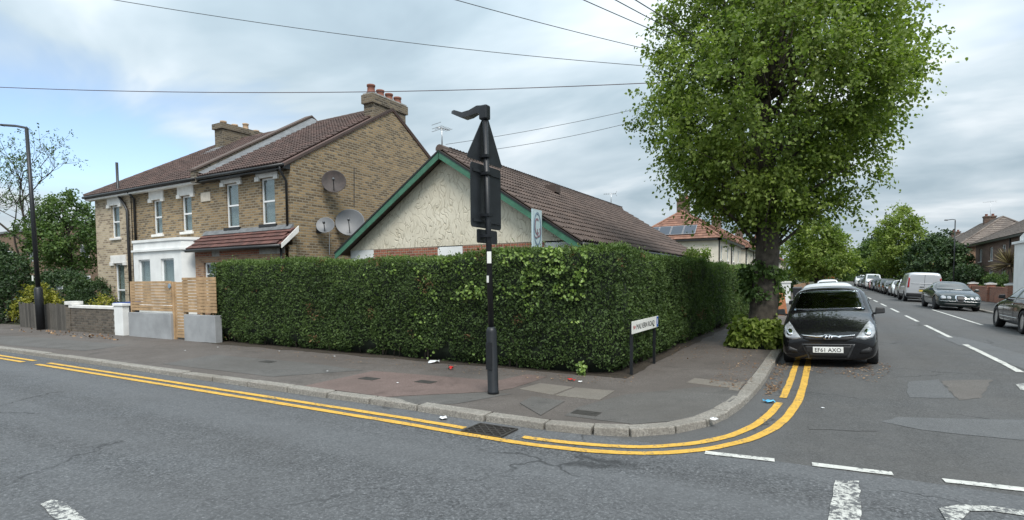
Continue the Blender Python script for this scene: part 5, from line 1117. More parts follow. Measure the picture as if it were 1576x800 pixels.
# --- hedges
def hedge_wall(name, pts, height, thick, dens, parent, seed, leaf=.045, tints=(.42, .16), hz=lambda s: 0):
    """clipped hedge whose outer face follows pts; thickness runs to the left of the path"""
    rng = np.random.default_rng(seed); P = [Vector((p[0], p[1], 0)) for p in pts]; S = arclen(P); Lt = S[-1]
    off_in = offs(P, thick); pos_ = []; nor = []; br = []
    def disp(u, z): return .11*noise.noise((u*.8, z*1.0, seed))+.065*noise.noise((u*3.2, z*3, seed+5))+.025*noise.noise((u*8, z*8, seed+2))
    def prof_in(z, h): return .16*math.exp(-((z-.0)/.18)**2)+.1*max(0, (z-h+.28)/.28)**2
    def add(n, fn):
        for _ in range(n):
            r_ = fn()
            if r_: pos_.append(r_[0]); nor.append(r_[1]); br.append(r_[2])
    def front(inv):
        base = off_in if inv else P; sg = -1 if inv else 1
        def f():
            s_ = rng.uniform(0, Lt); h = height+hz(s_); z = rng.uniform(.02, h)
            p = at_s(base, S if not inv else arclen_in, s_ if not inv else s_*arclen_in[-1]/Lt); t = (at_s(P, S, min(s_+.05, Lt))-at_s(P, S, max(s_-.05, 0))).normalized(); n_ = Vector((t.y, -t.x, 0))*sg
            if z < .42 and noise.noise((s_*2.3, z*3.5, seed+11)) > .02+z*.9: return None
            d = disp(s_, z)-prof_in(z, h)+rng.normal(0, .022)-.02+(.09*rng.random() if rng.random() < .03 else 0)
            q = p+n_*d; return ((q.x, q.y, PZ+z), (n_.x, n_.y, .35+.6*max(0, (z-h+.3)/.3)), z/h)
        return f
    arclen_in = arclen(off_in)
    def top():
        s_ = rng.uniform(0, Lt); h = height+hz(s_); f_ = rng.random(); a = at_s(P, S, s_); b_ = at_s(off_in, arclen_in, s_*arclen_in[-1]/Lt); q = a.lerp(b_, f_); zz_ = h+.06*noise.noise((q.x*1.5, q.y*1.5, seed))+.05*noise.noise((q.x*5, q.y*5, seed))+rng.normal(0, .02)-.1*rng.random()**2-.03*(abs(f_-.5)*2)**4
        return ((q.x, q.y, PZ+zz_), (0, 0, 1), 1.1)
    def end(k):
        def f():
            f_ = rng.random(); a = P[k]; b_ = off_in[k]; h = height+hz(0 if k == 0 else Lt); z = rng.uniform(.02, h); t = (P[1]-P[0]).normalized()*-1 if k == 0 else (P[-1]-P[-2]).normalized(); q = a.lerp(b_, f_)+t*(disp(f_*3+k, z)-prof_in(z, h)+rng.normal(0, .022))
            return ((q.x, q.y, PZ+z), (t.x, t.y, .35), z/h)
        return f
    add(int(dens*Lt*height), front(False)); add(int(dens*.25*Lt*height), front(True)); add(int(dens*Lt*thick*.9), top); add(int(dens*thick*height), end(0)); add(int(dens*thick*height), end(-1))
    A = np.array(pos_); Nn = np.array(nor); B = np.array(br); n = len(A)
    D = rng.normal(0, .8, (n, 3))+Nn*.55; D[:, 2] += .25
    Nr = Nn+rng.normal(0, .5, (n, 3)); L = leaf*rng.uniform(.5, 1.55, n)
    cl_ = np.array([noise.noise((p[0]*1.4, p[1]*1.4, p[2]*1.4)) for p in A])
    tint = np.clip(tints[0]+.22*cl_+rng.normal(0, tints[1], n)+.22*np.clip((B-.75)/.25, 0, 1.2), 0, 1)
    o = leaves('foliage', A, D, Nr, L, L*.55, tint, 'leaf_privet', parent, False)
    dead = np.array([noise.noise((p[0]*1.7, p[1]*1.7, p[2]*2.0+seed)) for p in A]) > .52
    keep = dead & (rng.random(n) < .5)
    if keep.any(): leaves('dead_leaves', A[keep]+Nn[keep]*.012, D[keep]+rng.normal(0, .3, (keep.sum(), 3)), Nr[keep], L[keep]*.9, L[keep]*.45, rng.random(keep.sum())*.5, 'leaf_fallen', parent, False)
    # woody core
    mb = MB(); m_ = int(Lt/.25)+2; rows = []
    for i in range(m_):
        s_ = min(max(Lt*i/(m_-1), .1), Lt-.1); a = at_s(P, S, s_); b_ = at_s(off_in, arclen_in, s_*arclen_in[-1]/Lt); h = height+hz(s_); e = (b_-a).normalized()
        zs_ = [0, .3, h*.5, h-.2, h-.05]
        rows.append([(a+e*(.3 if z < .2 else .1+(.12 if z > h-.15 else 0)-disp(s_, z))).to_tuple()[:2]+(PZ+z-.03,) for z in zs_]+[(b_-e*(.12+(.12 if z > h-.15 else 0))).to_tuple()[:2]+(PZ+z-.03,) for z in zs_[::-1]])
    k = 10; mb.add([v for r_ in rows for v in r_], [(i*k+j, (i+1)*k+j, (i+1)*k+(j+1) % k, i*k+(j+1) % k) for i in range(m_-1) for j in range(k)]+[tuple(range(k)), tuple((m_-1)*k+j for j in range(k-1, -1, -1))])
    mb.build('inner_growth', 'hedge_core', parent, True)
    mb = MB(); rr4 = random.Random(seed)
    for i in range(int(Lt*5)):
        s_ = rr4.uniform(.1, Lt-.1); a = at_s(P, S, s_); b_ = at_s(off_in, arclen_in, s_*arclen_in[-1]/Lt); e = (b_-a).normalized(); q = a+e*rr4.uniform(.12, .3)
        for _ in range(2): mb.tube([(q.x, q.y, PZ-.02), (q.x+rr4.uniform(-.06, .06), q.y+rr4.uniform(-.03, .03), PZ+.25), (q.x+rr4.uniform(-.16, .16), q.y+rr4.uniform(-.05, .03), PZ+rr4.uniform(.45, .7))], [.013, .01, .006], 5)
    mb.build('stems', 'bark_thin', parent, True, kind='stuff')
    rng2 = np.random.default_rng(seed+50); n3 = int(Lt*26); Pt = []
    for i in range(n3):
        s_ = rng2.uniform(0, Lt); a = at_s(P, S, s_); b_ = at_s(off_in, arclen_in, s_*arclen_in[-1]/Lt); q = a.lerp(b_, rng2.random()**1.6*.9+.02); h0 = PZ+height+hz(s_)-.02; L3 = abs(rng2.normal(0, .07))+.03
        if noise.noise((q.x*.9, q.y*.9, 3)) < -.15: continue
        for k in range(5): Pt.append((q.x+rng2.normal(0, .01), q.y+rng2.normal(0, .01), h0+L3*(k+.5)/5))
    Pt = np.array(Pt); m3 = len(Pt); D3 = rng2.normal(0, .7, (m3, 3)); D3[:, 2] += .7
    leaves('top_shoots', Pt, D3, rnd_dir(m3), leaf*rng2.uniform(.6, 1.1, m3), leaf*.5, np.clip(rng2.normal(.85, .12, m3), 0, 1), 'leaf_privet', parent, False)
    return o
hg = thing('privet_hedge', 'clipped dark green privet hedge wrapping the pavement corner', 'hedge', (-9, 9.5, PZ), 'clipped hedges')
path = [(-15.25, 9.24), (-12, 9.14), (-9, 9.03), (-6, 8.93), (-4.1, 8.86), (-3.5, 8.93), (-3.18, 9.2), (-3.1, 9.7), (-3.08, 12), (-3.06, 15), (-3.05, 17.35)]
hp = smooth_path(path, .3)
hedge_wall('h', [(p.x, p.y) for p in hp], 2.2, 1.0, 1500, hg, 4, .052, hz=lambda s: .05*math.sin(s*.7)+.03*math.sin(s*2.1)-.05*max(0, (s-13)/8))
hg2 = thing('privet_hedge', 'farther lighter hedge section beyond the gap, near the lime trunk', 'hedge', (-3.5, 22, PZ), 'clipped hedges')
hedge_wall('h2', [(-3.02, 17.62), (-3.0, 20), (-2.98, 24), (-2.98, 28.3)], 2.08, .9, 900, hg2, 9, .06, (.55, .15), hz=lambda s: .06*math.sin(s*.9)+.03*s*.3)
# creeper growing through the hedge
iv = thing('climbing_ivy', 'pale green creeper leaves growing through the dark hedge', 'creeper', (-5.6, 8.8, 1.2)); rng = np.random.default_rng(21); A = []
def ivpatch(px0, px1, py0, py1, n, thr, sd):
    k = 0; tr = 0
    while k < n and tr < n*30:
        tr += 1; px, py = rng.uniform(px0, px1), rng.uniform(py0, py1)
        if noise.noise((px*.03, py*.03, sd)) < thr: continue
        Yh = np.interp(px, [300, 985], [9.22, 8.86]); q = AY(px, py, Yh-.07-abs(rng.normal(0, .04)))
        if q[0] > -3.6: continue
        A.append(q); k += 1
ivpatch(560, 740, 405, 465, 70, .25, 1); ivpatch(640, 745, 395, 460, 170, .12, 2); ivpatch(765, 930, 388, 440, 330, .05, 3); ivpatch(760, 960, 430, 500, 120, .2, 4); ivpatch(930, 985, 520, 575, 60, .0, 5); ivpatch(890, 980, 555, 582, 60, -.1, 6); ivpatch(770, 930, 380, 395, 120, .0, 7); ivpatch(590, 750, 480, 560, 30, .2, 8)
A = np.array(A); n = len(A); Dv = rng.normal(0, .5, (n, 3)); Dv[:, 2] -= .6; Nv = np.tile((.25, -1, .5), (n, 1))+rng.normal(0, .4, (n, 3)); L = rng.uniform(.035, .08, n)
leaves('foliage', A, Dv, Nv, L, L*.85, np.clip(rng.normal(.5, .25, n), 0, 1), 'leaf_ivy', iv)

# --- other trees and shrubs
def tree(label, x, y, h, tr, z0, R_, n, leaf, mat, seed, twigs=5, per=10, tl=.6, name='street_tree', group='trees along the side road', shape=None, lob=.3, asp=.85, bark='bark_thin', droop=.3, nl=24, bend=0.0):
    r_ = random.Random(seed); t_ = thing(name, label, 'tree', (x, y, PZ), group)
    H_ = h-z0; pf = shape or [(z0, R_*.45), (z0+H_*.15, R_*.85), (z0+H_*.35, R_), (z0+H_*.6, R_*.88), (z0+H_*.85, R_*.5), (h, R_*.1)]
    c = crown_points(n, x, y, pf, r_, lob, seed, .25); mb = MB(); tube_limb(mb, (x, y, PZ-.05), (x+bend, y, z0+H_*.55), tr, tr*.3, .12, 9, 7, r_); mb.build('trunk', bark, t_, True)
    mb = MB()
    for q in r_.sample(c, min(nl, len(c))): tube_limb(mb, (x, y, min(z0+H_*.5, max(z0*.75, q[2]-H_*.3))), q[:3], tr*.3, .01, .3, 5, 5, r_)
    mb.build('limbs', bark, t_, True, kind='stuff')
    foliage('crown', c, t_, mat, twigs, per, tl, leaf, droop, seed, .1, True, .2, asp); return t_
tree('round leafy street tree beyond the parked white and red cars', -0.95, 68, 8.0, .22, 2.0, 3.1, 300, .24, 'leaf_lime', 31, 5, 9, .9)
tree('tall pale green street tree behind the silver van', 7.4, 78, 9.9, .25, 2.0, 3.0, 330, .22, 'leaf_lime', 32, 5, 9, .8)
for i, (x, y, h, R_, lb_) in enumerate(((7.6, 108, 9.0, 3.3, 'second street tree on the right row beyond the pale one'), (7.6, 135, 9.0, 3.4, 'third street tree on the right row down the road'), (7.4, 165, 9.5, 3.6, 'fourth street tree on the right row down the road'), (-1.4, 112, 9.0, 3.8, 'second street tree on the left row'), (-1.5, 150, 9.5, 4.0, 'third street tree on the left row'), (-1.5, 195, 10, 4.2, 'farthest street tree on the left row'), (7.4, 205, 10, 4.4, 'farthest street tree on the right row'))):
    tree(lb_, x, y, h, .22, 2.2, R_, 170, .4, 'leaf_lime' if i % 2 else 'leaf_mid', 40+i, 4, 7, 1.0)
rr3 = random.Random(9); wv = []
for i in range(420): a = rr3.uniform(-70, 75); wv.append((a, 262+rr3.uniform(-8, 8), rr3.uniform(.5, 7.5+2*math.sin(a*.3)), rr3.uniform(0, 6.28), .8))
wd = foliage('far_trees', wv, None, 'leaf_mid', 5, 8, 2.4, 1.2, .2, 77); 
tag(wd, 'mass of distant trees closing the end of the side road', 'trees')
tree('dark bushy garden tree beside the slim lamp', 9.3, 66, 6.0, .2, .7, 2.5, 260, .2, 'leaf_dark', 51, 5, 9, .7, 'garden_tree', 'garden trees on the right')
tree('dark garden tree between street lamp and pale street tree', 11.5, 84, 6.6, .2, .8, 3.2, 200, .26, 'leaf_dark', 52, 5, 8, .8, 'garden_tree', 'garden trees on the right')
tree('broad green garden tree left of the brick house, small leaves', AY(108, 460, 19)[0], 19, AY(105, 296, 19)[2], .22, 3.0, 2.7, 260, .17, 'leaf_mid', 61, 5, 9, .7, 'garden_tree', 'garden trees on the left', lob=.4, nl=40)
# sparse tall tree at the far left, twigs against the sky
def bare_tree(label, x, y, h, seed):
    r_ = random.Random(seed); t_ = thing('sparse_tree', label, 'tree', (x, y, PZ), 'garden trees on the left'); mb = MB(); tips = []
    def grow(p, d, L, r, lev):
        d = d.normalized(); pts = [p]; q = p.copy()
        for i in range(4):
            d = (d+Vector((r_.gauss(0, .12), r_.gauss(0, .12), .05))).normalized(); q = q+d*L/4; pts.append(q.copy())
        mb.tube(pts, [r*(1-.13*i) for i in range(5)], 7 if lev < 2 else 4, False)
        if lev >= 5: tips.append((q.x, q.y, q.z, math.atan2(d.y, d.x), .9)); return
        for k in range(3 if lev < 4 else 3):
            dd = (d+Vector((r_.gauss(0, .62), r_.gauss(0, .62), r_.gauss(.08, .3)))).normalized(); grow(pts[r_.choice((2, 3, 4))] if k else q, dd, L*r_.uniform(.62, .8), r*.56, lev+1)
    grow(Vector((x, y, PZ-.05)), Vector((0.05, 0, 1)), h*.34, .24, 0)
    mb.build('trunk', 'bark_thin', t_, True); foliage('crown', tips, t_, 'leaf_mid', 3, 6, .7, .13, .3, seed); return t_
bare_tree('tall thin-leaved tree with bare twigs behind the leaning lamp', AY(45, 460, 22)[0], 22, 16.5, 12)
def shrub(label, x, y, rx, ry, h, n, leaf, mat, seed, name='shrub', group=None, per=9, tl=.25):
    r_ = random.Random(seed); t_ = thing(name, label, 'shrub', (x, y, PZ), group); c = []
    for _ in range(n):
        a = r_.uniform(0, 6.28); z = r_.uniform(.02, 1); k = math.sqrt(max(.04, 1-(z*.96)**2))*r_.uniform(.6, 1)*(1+.25*noise.noise((math.cos(a)*2, math.sin(a)*2, z*2+seed))); c.append((x+math.cos(a)*rx*k, y+math.sin(a)*ry*k, PZ+z*h, a, .9))
    mb = MB()
    for q in r_.sample(c, min(16, n)): tube_limb(mb, (x+r_.uniform(-.2, .2)*rx, y+r_.uniform(-.2, .2)*ry, PZ-.03), q[:3], .03, .008, .2, 5, 4, r_)
    mb.build('stems', 'bark_thin', t_, True, kind='stuff'); foliage('foliage', c, t_, mat, 5, per, tl, leaf, .2, seed, .05); return t_
GLs = 'shrubs left of the brick houses'
shrub('dark overgrown bush at the left end of the weathered fence', AY(10, 470, 9.9)[0], 9.9, 2.0, 1.4, 2.9, 230, .11, 'leaf_dark', 71, group=GLs, tl=.35)
shrub('second dark bush farther back beyond the overgrown one', AY(-25, 450, 13)[0], 13, 3.2, 2, 4.2, 220, .14, 'leaf_dark', 72, group=GLs, tl=.5)
shrub('yellow flowering shrub above the weathered fence', AY(48, 450, 10)[0], 10.2, 1.2, .8, 1.55, 90, .08, 'leaf_yellow', 73, group=GLs)
shrub('low green garden shrub behind the dirty brick wall', AY(125, 445, 11.2)[0], 11.6, 1.9, .9, 1.75, 150, .08, 'leaf_dark', 74, group=GLs)
shrub('small yellow shrub beside the white gate pier', AY(160, 462, 10)[0], 10, .45, .4, 1.15, 30, .06, 'leaf_yellow', 75, group=GLs)
shrub('dark shrub under the garden tree before the flats', AY(95, 430, 16)[0], 16, 3.5, 1.5, 2.5, 200, .12, 'leaf_dark', 76, group=GLs, tl=.4)
GRs = 'shrubs in the right hand gardens'
shrub('clipped light green shrub behind the brick garden wall', 10.4, 50.5, 1.0, 2.6, 1.75, 150, .1, 'leaf_mid', 81, group=GRs)
shrub('large grey-green bush below the slim street lamp', 10.0, 58, 1.2, 3.0, 2.5, 170, .14, 'leaf_dark', 82, group=GRs, tl=.4)
shrub('dark bush between the palm and the brick house wall', 11.2, 47, .8, 2.0, 1.9, 130, .12, 'leaf_dark', 83, group=GRs, tl=.35)
GQs = 'shrubs in the left hand gardens'
shrub('yellow green bush above the tall white pier', -4.6, 43.5, 1.5, 1.8, 2.1, 120, .1, 'leaf_yellow', 84, group=GQs)
shrub('round green bush before the far pale houses', -4.8, 62, 1.5, 3.5, 2.5, 150, .14, 'leaf_mid', 85, group=GQs, tl=.4)
shrub('dark green bush at the far left garden edge', -4.4, 76, 1.2, 4, 2.4, 150, .16, 'leaf_dark', 86, group=GQs, tl=.4)
shrub('light green shrub peeping over the hedge by the bungalow eave', -4.4, 22.5, .9, 1.2, 2.75, 120, .08, 'leaf_lime', 87, group=GQs)
# spiky palm
pm = thing('spiky_palm', 'brown spiky cordyline palm in front of the brick house', 'palm', (9.9, 44.2, PZ)); px_, py_, pz_ = 9.75, 44.6, 2.45
MB().tube([(px_+.25, py_, PZ-.03), (px_+.1, py_, 1.2), (px_, py_, pz_)], [.13, .1, .09], 9).build('trunk', 'bark_thin', pm, True)
rng = np.random.default_rng(5); dm = rnd_dir(230); dm[:, 2] = np.where(dm[:, 2] < -.6, -dm[:, 2], dm[:, 2]); dm /= np.linalg.norm(dm, axis=1, keepdims=True)
leaves('fronds', np.tile((px_, py_, pz_), (230, 1))+dm*.08, dm, rnd_dir(230)+np.array((0, 0, 1)), rng.uniform(.85, 1.2, 230), .075, rng.random(230), 'leaf_palm', pm, True, .1)
# fallen leaves and litter
def scatter(label, name, regs, mat, size, flat=.15, kind='stuff', zf=None):
    P = []; rng = np.random.default_rng(len(regs)+int(size*1e4))
    for (poly, n) in regs:
        xs_ = [p[0] for p in poly]; ys_ = [p[1] for p in poly]; k = 0; guard = 0
        while k < n and guard < n*40:
            guard += 1; px, py = rng.uniform(min(xs_), max(xs_)), rng.uniform(min(ys_), max(ys_))
            if not inpoly(px, py, poly) or noise.noise((px*.05, py*.09, 3)) < rng.uniform(-.6, .25): continue
            q = GR(px, py)
            onp = q[0] < -.9 and q[1] > 5.9
            if onp: q = G(px, py, PZ+.01)
            P.append((q[0], q[1], q[2]+.011)); k += 1
    P = np.array(P); n = len(P); D = rng.normal(0, 1, (n, 3)); D[:, 2] *= flat; N_ = rng.normal(0, flat, (n, 3)); N_[:, 2] += 1; L = size*rng.uniform(.5, 1.3, n)
    o = leaves(name, P, D, N_, L, L*.6, rng.random(n), mat, None, False, .1, kind); tag(o, label, 'litter'); return o
scatter('brown fallen leaves and bracts round the car and kerb', 'fallen_leaves', [([(1200, 560), (1360, 556), (1372, 566), (1330, 578), (1210, 572)], 420), ([(1196, 560), (1214, 560), (1200, 600), (1176, 612), (1180, 590)], 420), ([(1120, 535), (1200, 545), (1190, 560), (1140, 600), (1090, 590)], 330), ([(1080, 505), (1150, 500), (1140, 540), (1030, 560), (1040, 530)], 260), ([(1330, 556), (1375, 570), (1350, 590), (1300, 580)], 120)], 'leaf_fallen', .04)
scatter('scraps of leaf litter along the foot of the hedge', 'hedge_litter', [([(340, 528), (930, 582), (980, 578), (980, 588), (900, 590), (600, 565), (340, 536)], 500)], 'leaf_fallen', .035)
scatter('dry grass tufts at the foot of the left garden walls', 'dry_grass', [([(20, 505), (180, 516), (180, 524), (20, 510)], 110)], 'leaf_fallen', .1, .8)
def paper(label, px, py, w_, h_, mat, seed, fold=.02):
    q = GR(px, py); z0_ = q[2]
    if q[1] > 5.95 and q[0] < -.95: q = G(px, py, PZ); z0_ = PZ
    r_ = random.Random(seed); n = 5; a = r_.uniform(0, 3); vs = []
    for j in range(n):
        for i in range(n):
            x, y = (i/(n-1)-.5)*w_, (j/(n-1)-.5)*h_; z = .014+fold*r_.random(); k = 1-.3*r_.random()*(i in (0, n-1)); vs.append((q[0]+k*(x*math.cos(a)-y*math.sin(a)), q[1]+k*(x*math.sin(a)+y*math.cos(a)), z0_+z))
    o = MB().add(vs, [(j*n+i, j*n+i+1, (j+1)*n+i+1, (j+1)*n+i) for j in range(n-1) for i in range(n-1)]).build('litter', mat, None, True); md = o.modifiers.new('t', 'SOLIDIFY'); md.thickness = .003; return tag(o, label, 'litter', 'bits of litter')
paper('crumpled blue mask lying across the yellow lines at the corner', 1184, 620, .16, .1, 'litter_blue', 1, .04)
paper('red packet scrap on pavement near the hedge corner', 879, 586, .16, .06, 'litter_red', 2, .03); paper('white tissue beside the red packet', 893, 589, .08, .05, 'litter_white', 3)
paper('white crumpled paper at the hedge foot', 668, 559, .26, .14, 'litter_white', 4, .06); paper('red and white wrapper at hedge foot', 694, 569, .1, .09, 'litter_red', 5, .06)
paper('white paper scrap in the gutter near the drain', 682, 645, .16, .09, 'litter_white', 6); paper('small white scrap on grey tarmac inside the corner kerb', 1099, 647, .1, .07, 'litter_white', 7)
for i, (px, py) in enumerate(((430, 541), (515, 549), (335, 535), (612, 590), (1266, 629), (504, 572), (285, 540))): paper('tiny white litter speck on the tarmac', px, py, .045, .03, 'litter_white', 20+i, .006)
# ================================================================ VEHICLES
for nm, c, mt, rg in (('paint_black', (0.006, 0.006, 0.007), 0, .3), ('paint_green', (0.008, 0.018, 0.017), .3, .3), ('paint_white', (0.62, 0.63, 0.63), 0, .35), ('paint_silver', (0.5, 0.51, 0.53), .35, .35), ('paint_red', (0.28, 0.02, 0.02), 0, .3), ('paint_grey', (0.06, 0.065, 0.07), .4, .3), ('paint_blue', (0.012, 0.02, 0.045), .3, .3), ('paint_orange', (0.6, 0.13, 0.03), 0, .4)): paint(nm, c, mt, rg)
plain('bumper_grey', (0.035, 0.036, 0.038), .4)
def eval_mesh(o):
    dgp = bpy.context.evaluated_depsgraph_get(); return bpy.data.meshes.new_from_object(o.evaluated_get(dgp))
def loft_body(st, sharp=False, boxy=0.0):
    """st rows: y, w, zb, zbelt, ztop, wtop ; returns smoothed closed body mesh object"""
    rows = []
    for (y, w_, zb, zbe, zt_, wt) in st:
        h = zbe-zb
        half = [(0, zb), (w_*.78, zb), (w_*.955, zb+.07), (w_*.995, zb+h*.38), (w_, zb+h*.72), (w_*.965, zbe), (w_*.965*.5+wt*.5, zbe+(zt_-zbe)*.52), (wt, zt_-.045*(1-boxy)), (wt*.62, zt_), (0, zt_+.012)]
        ring = [(x, y, z) for x, z in half]+[(-x, y, z) for x, z in half[-2:0:-1]]; rows.append(ring)
    k = len(rows[0]); mb = MB(); mb.add([v for r_ in rows for v in r_], [(i*k+j, (i+1)*k+j, (i+1)*k+(j+1) % k, i*k+(j+1) % k) for i in range(len(rows)-1) for j in range(k)])
    # end caps: strips across
    for base, rev in ((0, False), ((len(rows)-1)*k, True)):
        nh = 9
        for j in range(nh):
            a, b_ = base+j, base+j+1; c, d = base+(k-j-1) % k if j else base, base+(k-j) % k
            q = (base+j, base+j+1, base+(k-j-1), base+(k-j) % k) if j else (base, base+1, base+k-1)
            if j == nh-1: q = (base+j, base+j+1, base+(k-j) % k)
            mb.f.append(tuple(q) if not rev else tuple(q[::-1]))
    o = mb.build('tmp_body', 'paint_black', None, True)
    md = o.modifiers.new('s', 'SUBSURF'); md.levels = 2; md.render_levels = 2
    me = eval_mesh(o); bpy.data.objects.remove(o); bm = bmesh.new(); bm.from_mesh(me); bmesh.ops.recalc_face_normals(bm, faces=bm.faces); bm.to_mesh(me); bm.free()
    return me
class CarBody:
    def __init__(s, me): 
        bm = bmesh.new(); bm.from_mesh(me); s.bvh = BVHTree.FromBMesh(bm); bm.free(); s.me = me
    def hit(s, axis, a, b_):
        o, d = {'front': ((a, -4, b_), (0, 1, 0)), 'rear': ((a, 12, b_), (0, -1, 0)), 'left': ((-4, a, b_), (1, 0, 0)), 'right': ((4, a, b_), (-1, 0, 0)), 'top': ((a, b_, 6), (0, 0, -1))}[axis]
        r_ = s.bvh.ray_cast(Vector(o), Vector(d)); return r_[0], r_[1], Vector(d)
    def patch(s, axis, poly, step=.06, off=.006, thick=.012):
        bm = bmesh.new(); bm.faces.new([bm.verts.new((p[0], p[1], 0)) for p in poly])
        for ax in (0, 1):
            lo = min(p[ax] for p in poly); hi = max(p[ax] for p in poly); c = lo+step
            while c < hi-1e-4:
                co = [0, 0, 0]; no = [0, 0, 0]; co[ax] = c; no[ax] = 1; bmesh.ops.bisect_plane(bm, geom=bm.verts[:]+bm.edges[:]+bm.faces[:], plane_co=co, plane_no=no); c += step
        bad = []; last = None
        for v in bm.verts:
            h, nrm, d = s.hit(axis, v.co.x, v.co.y)
            if h is None: bad.append(v); continue
            v.co = h+nrm*off
        bmesh.ops.delete(bm, geom=bad, context='VERTS')
        bmesh.ops.recalc_face_normals(bm, faces=bm.faces)
        if bm.faces:
            dd = {'front': (0, -1, 0), 'rear': (0, 1, 0), 'left': (-1, 0, 0), 'right': (1, 0, 0), 'top': (0, 0, 1)}[axis]
            if sum(f.normal.dot(Vector(dd)) for f in bm.faces) < 0: bmesh.ops.reverse_faces(bm, faces=bm.faces)
            r_ = bmesh.ops.extrude_face_region(bm, geom=bm.faces[:]); 
            for v in [g_ for g_ in r_['geom'] if isinstance(g_, bmesh.types.BMVert)]: pass
            # the original faces stay as the back; push them inwards
            ext = {g_ for g_ in r_['geom'] if isinstance(g_, bmesh.types.BMVert)}
            for v in bm.verts:
                if v not in ext: v.co -= Vector(dd)*thick
            bmesh.ops.recalc_face_normals(bm, faces=bm.faces)
        me = bpy.data.meshes.new('p'); bm.to_mesh(me); bm.free(); me.polygons.foreach_set('use_smooth', [True]*len(me.polygons)); return me
def mobj(name, me, mat, parent):
    me.materials.clear(); me.materials.append(M[mat]); me.name = name; o = bpy.data.objects.new(name, me); link(o, parent, True); return o
def wheel(parent, x, y, r, w_, sg, spokes=5, rim='rim_silver'):
    ty = MB(); ty.lathe([(r*.66, -w_/2), (r*.93, -w_/2), (r, -w_*.36), (r, w_*.36), (r*.93, w_/2), (r*.66, w_/2), (r*.64, 0)], (0, 0, 0), 28, 'X'); o = ty.build('wheel', 'tyre', parent, True, True); o.location = (x, y, r)
    rm = MB(); e = sg*w_*.36; rm.lathe([(r*.67, e), (r*.62, e), (r*.6, e-sg*.04), (.02, e-sg*.06)] if sg > 0 else [(.02, e-sg*.06), (r*.6, e-sg*.04), (r*.62, e), (r*.67, e)], (0, 0, 0), 28, 'X')
    back = rm.build('rim', 'underside', o, True, True)
    sp_ = MB(); sp_.lathe([(.03, e-.03), (.055, e-.02), (.055, e+.012), (.03, e+.014)], (0, 0, 0), 12, 'X')
    for k in range(spokes):
        a = 2*math.pi*k/spokes; i0 = len(sp_.v); sp_.hexa([(e-.012, -.035, .03), (e+.012, -.035, .03), (e+.012, .035, .03), (e-.012, .035, .03)], [(e-.012, -.028, r*.64), (e+.008, -.028, r*.64), (e+.008, .028, r*.64), (e-.012, .028, r*.64)]); sp_.xf(Matrix.Rotation(a, 4, 'X'), i0)
    i0 = len(sp_.v); sp_.lathe([(r*.6, e-.012), (r*.69, e-.012), (r*.69, e+.012), (r*.62, e+.012)], (0, 0, 0), 28, 'X'); sp_.build('spokes', rim, o, False, True)
def mirror_poly(p): return [(-a, b_) for a, b_ in p][::-1]
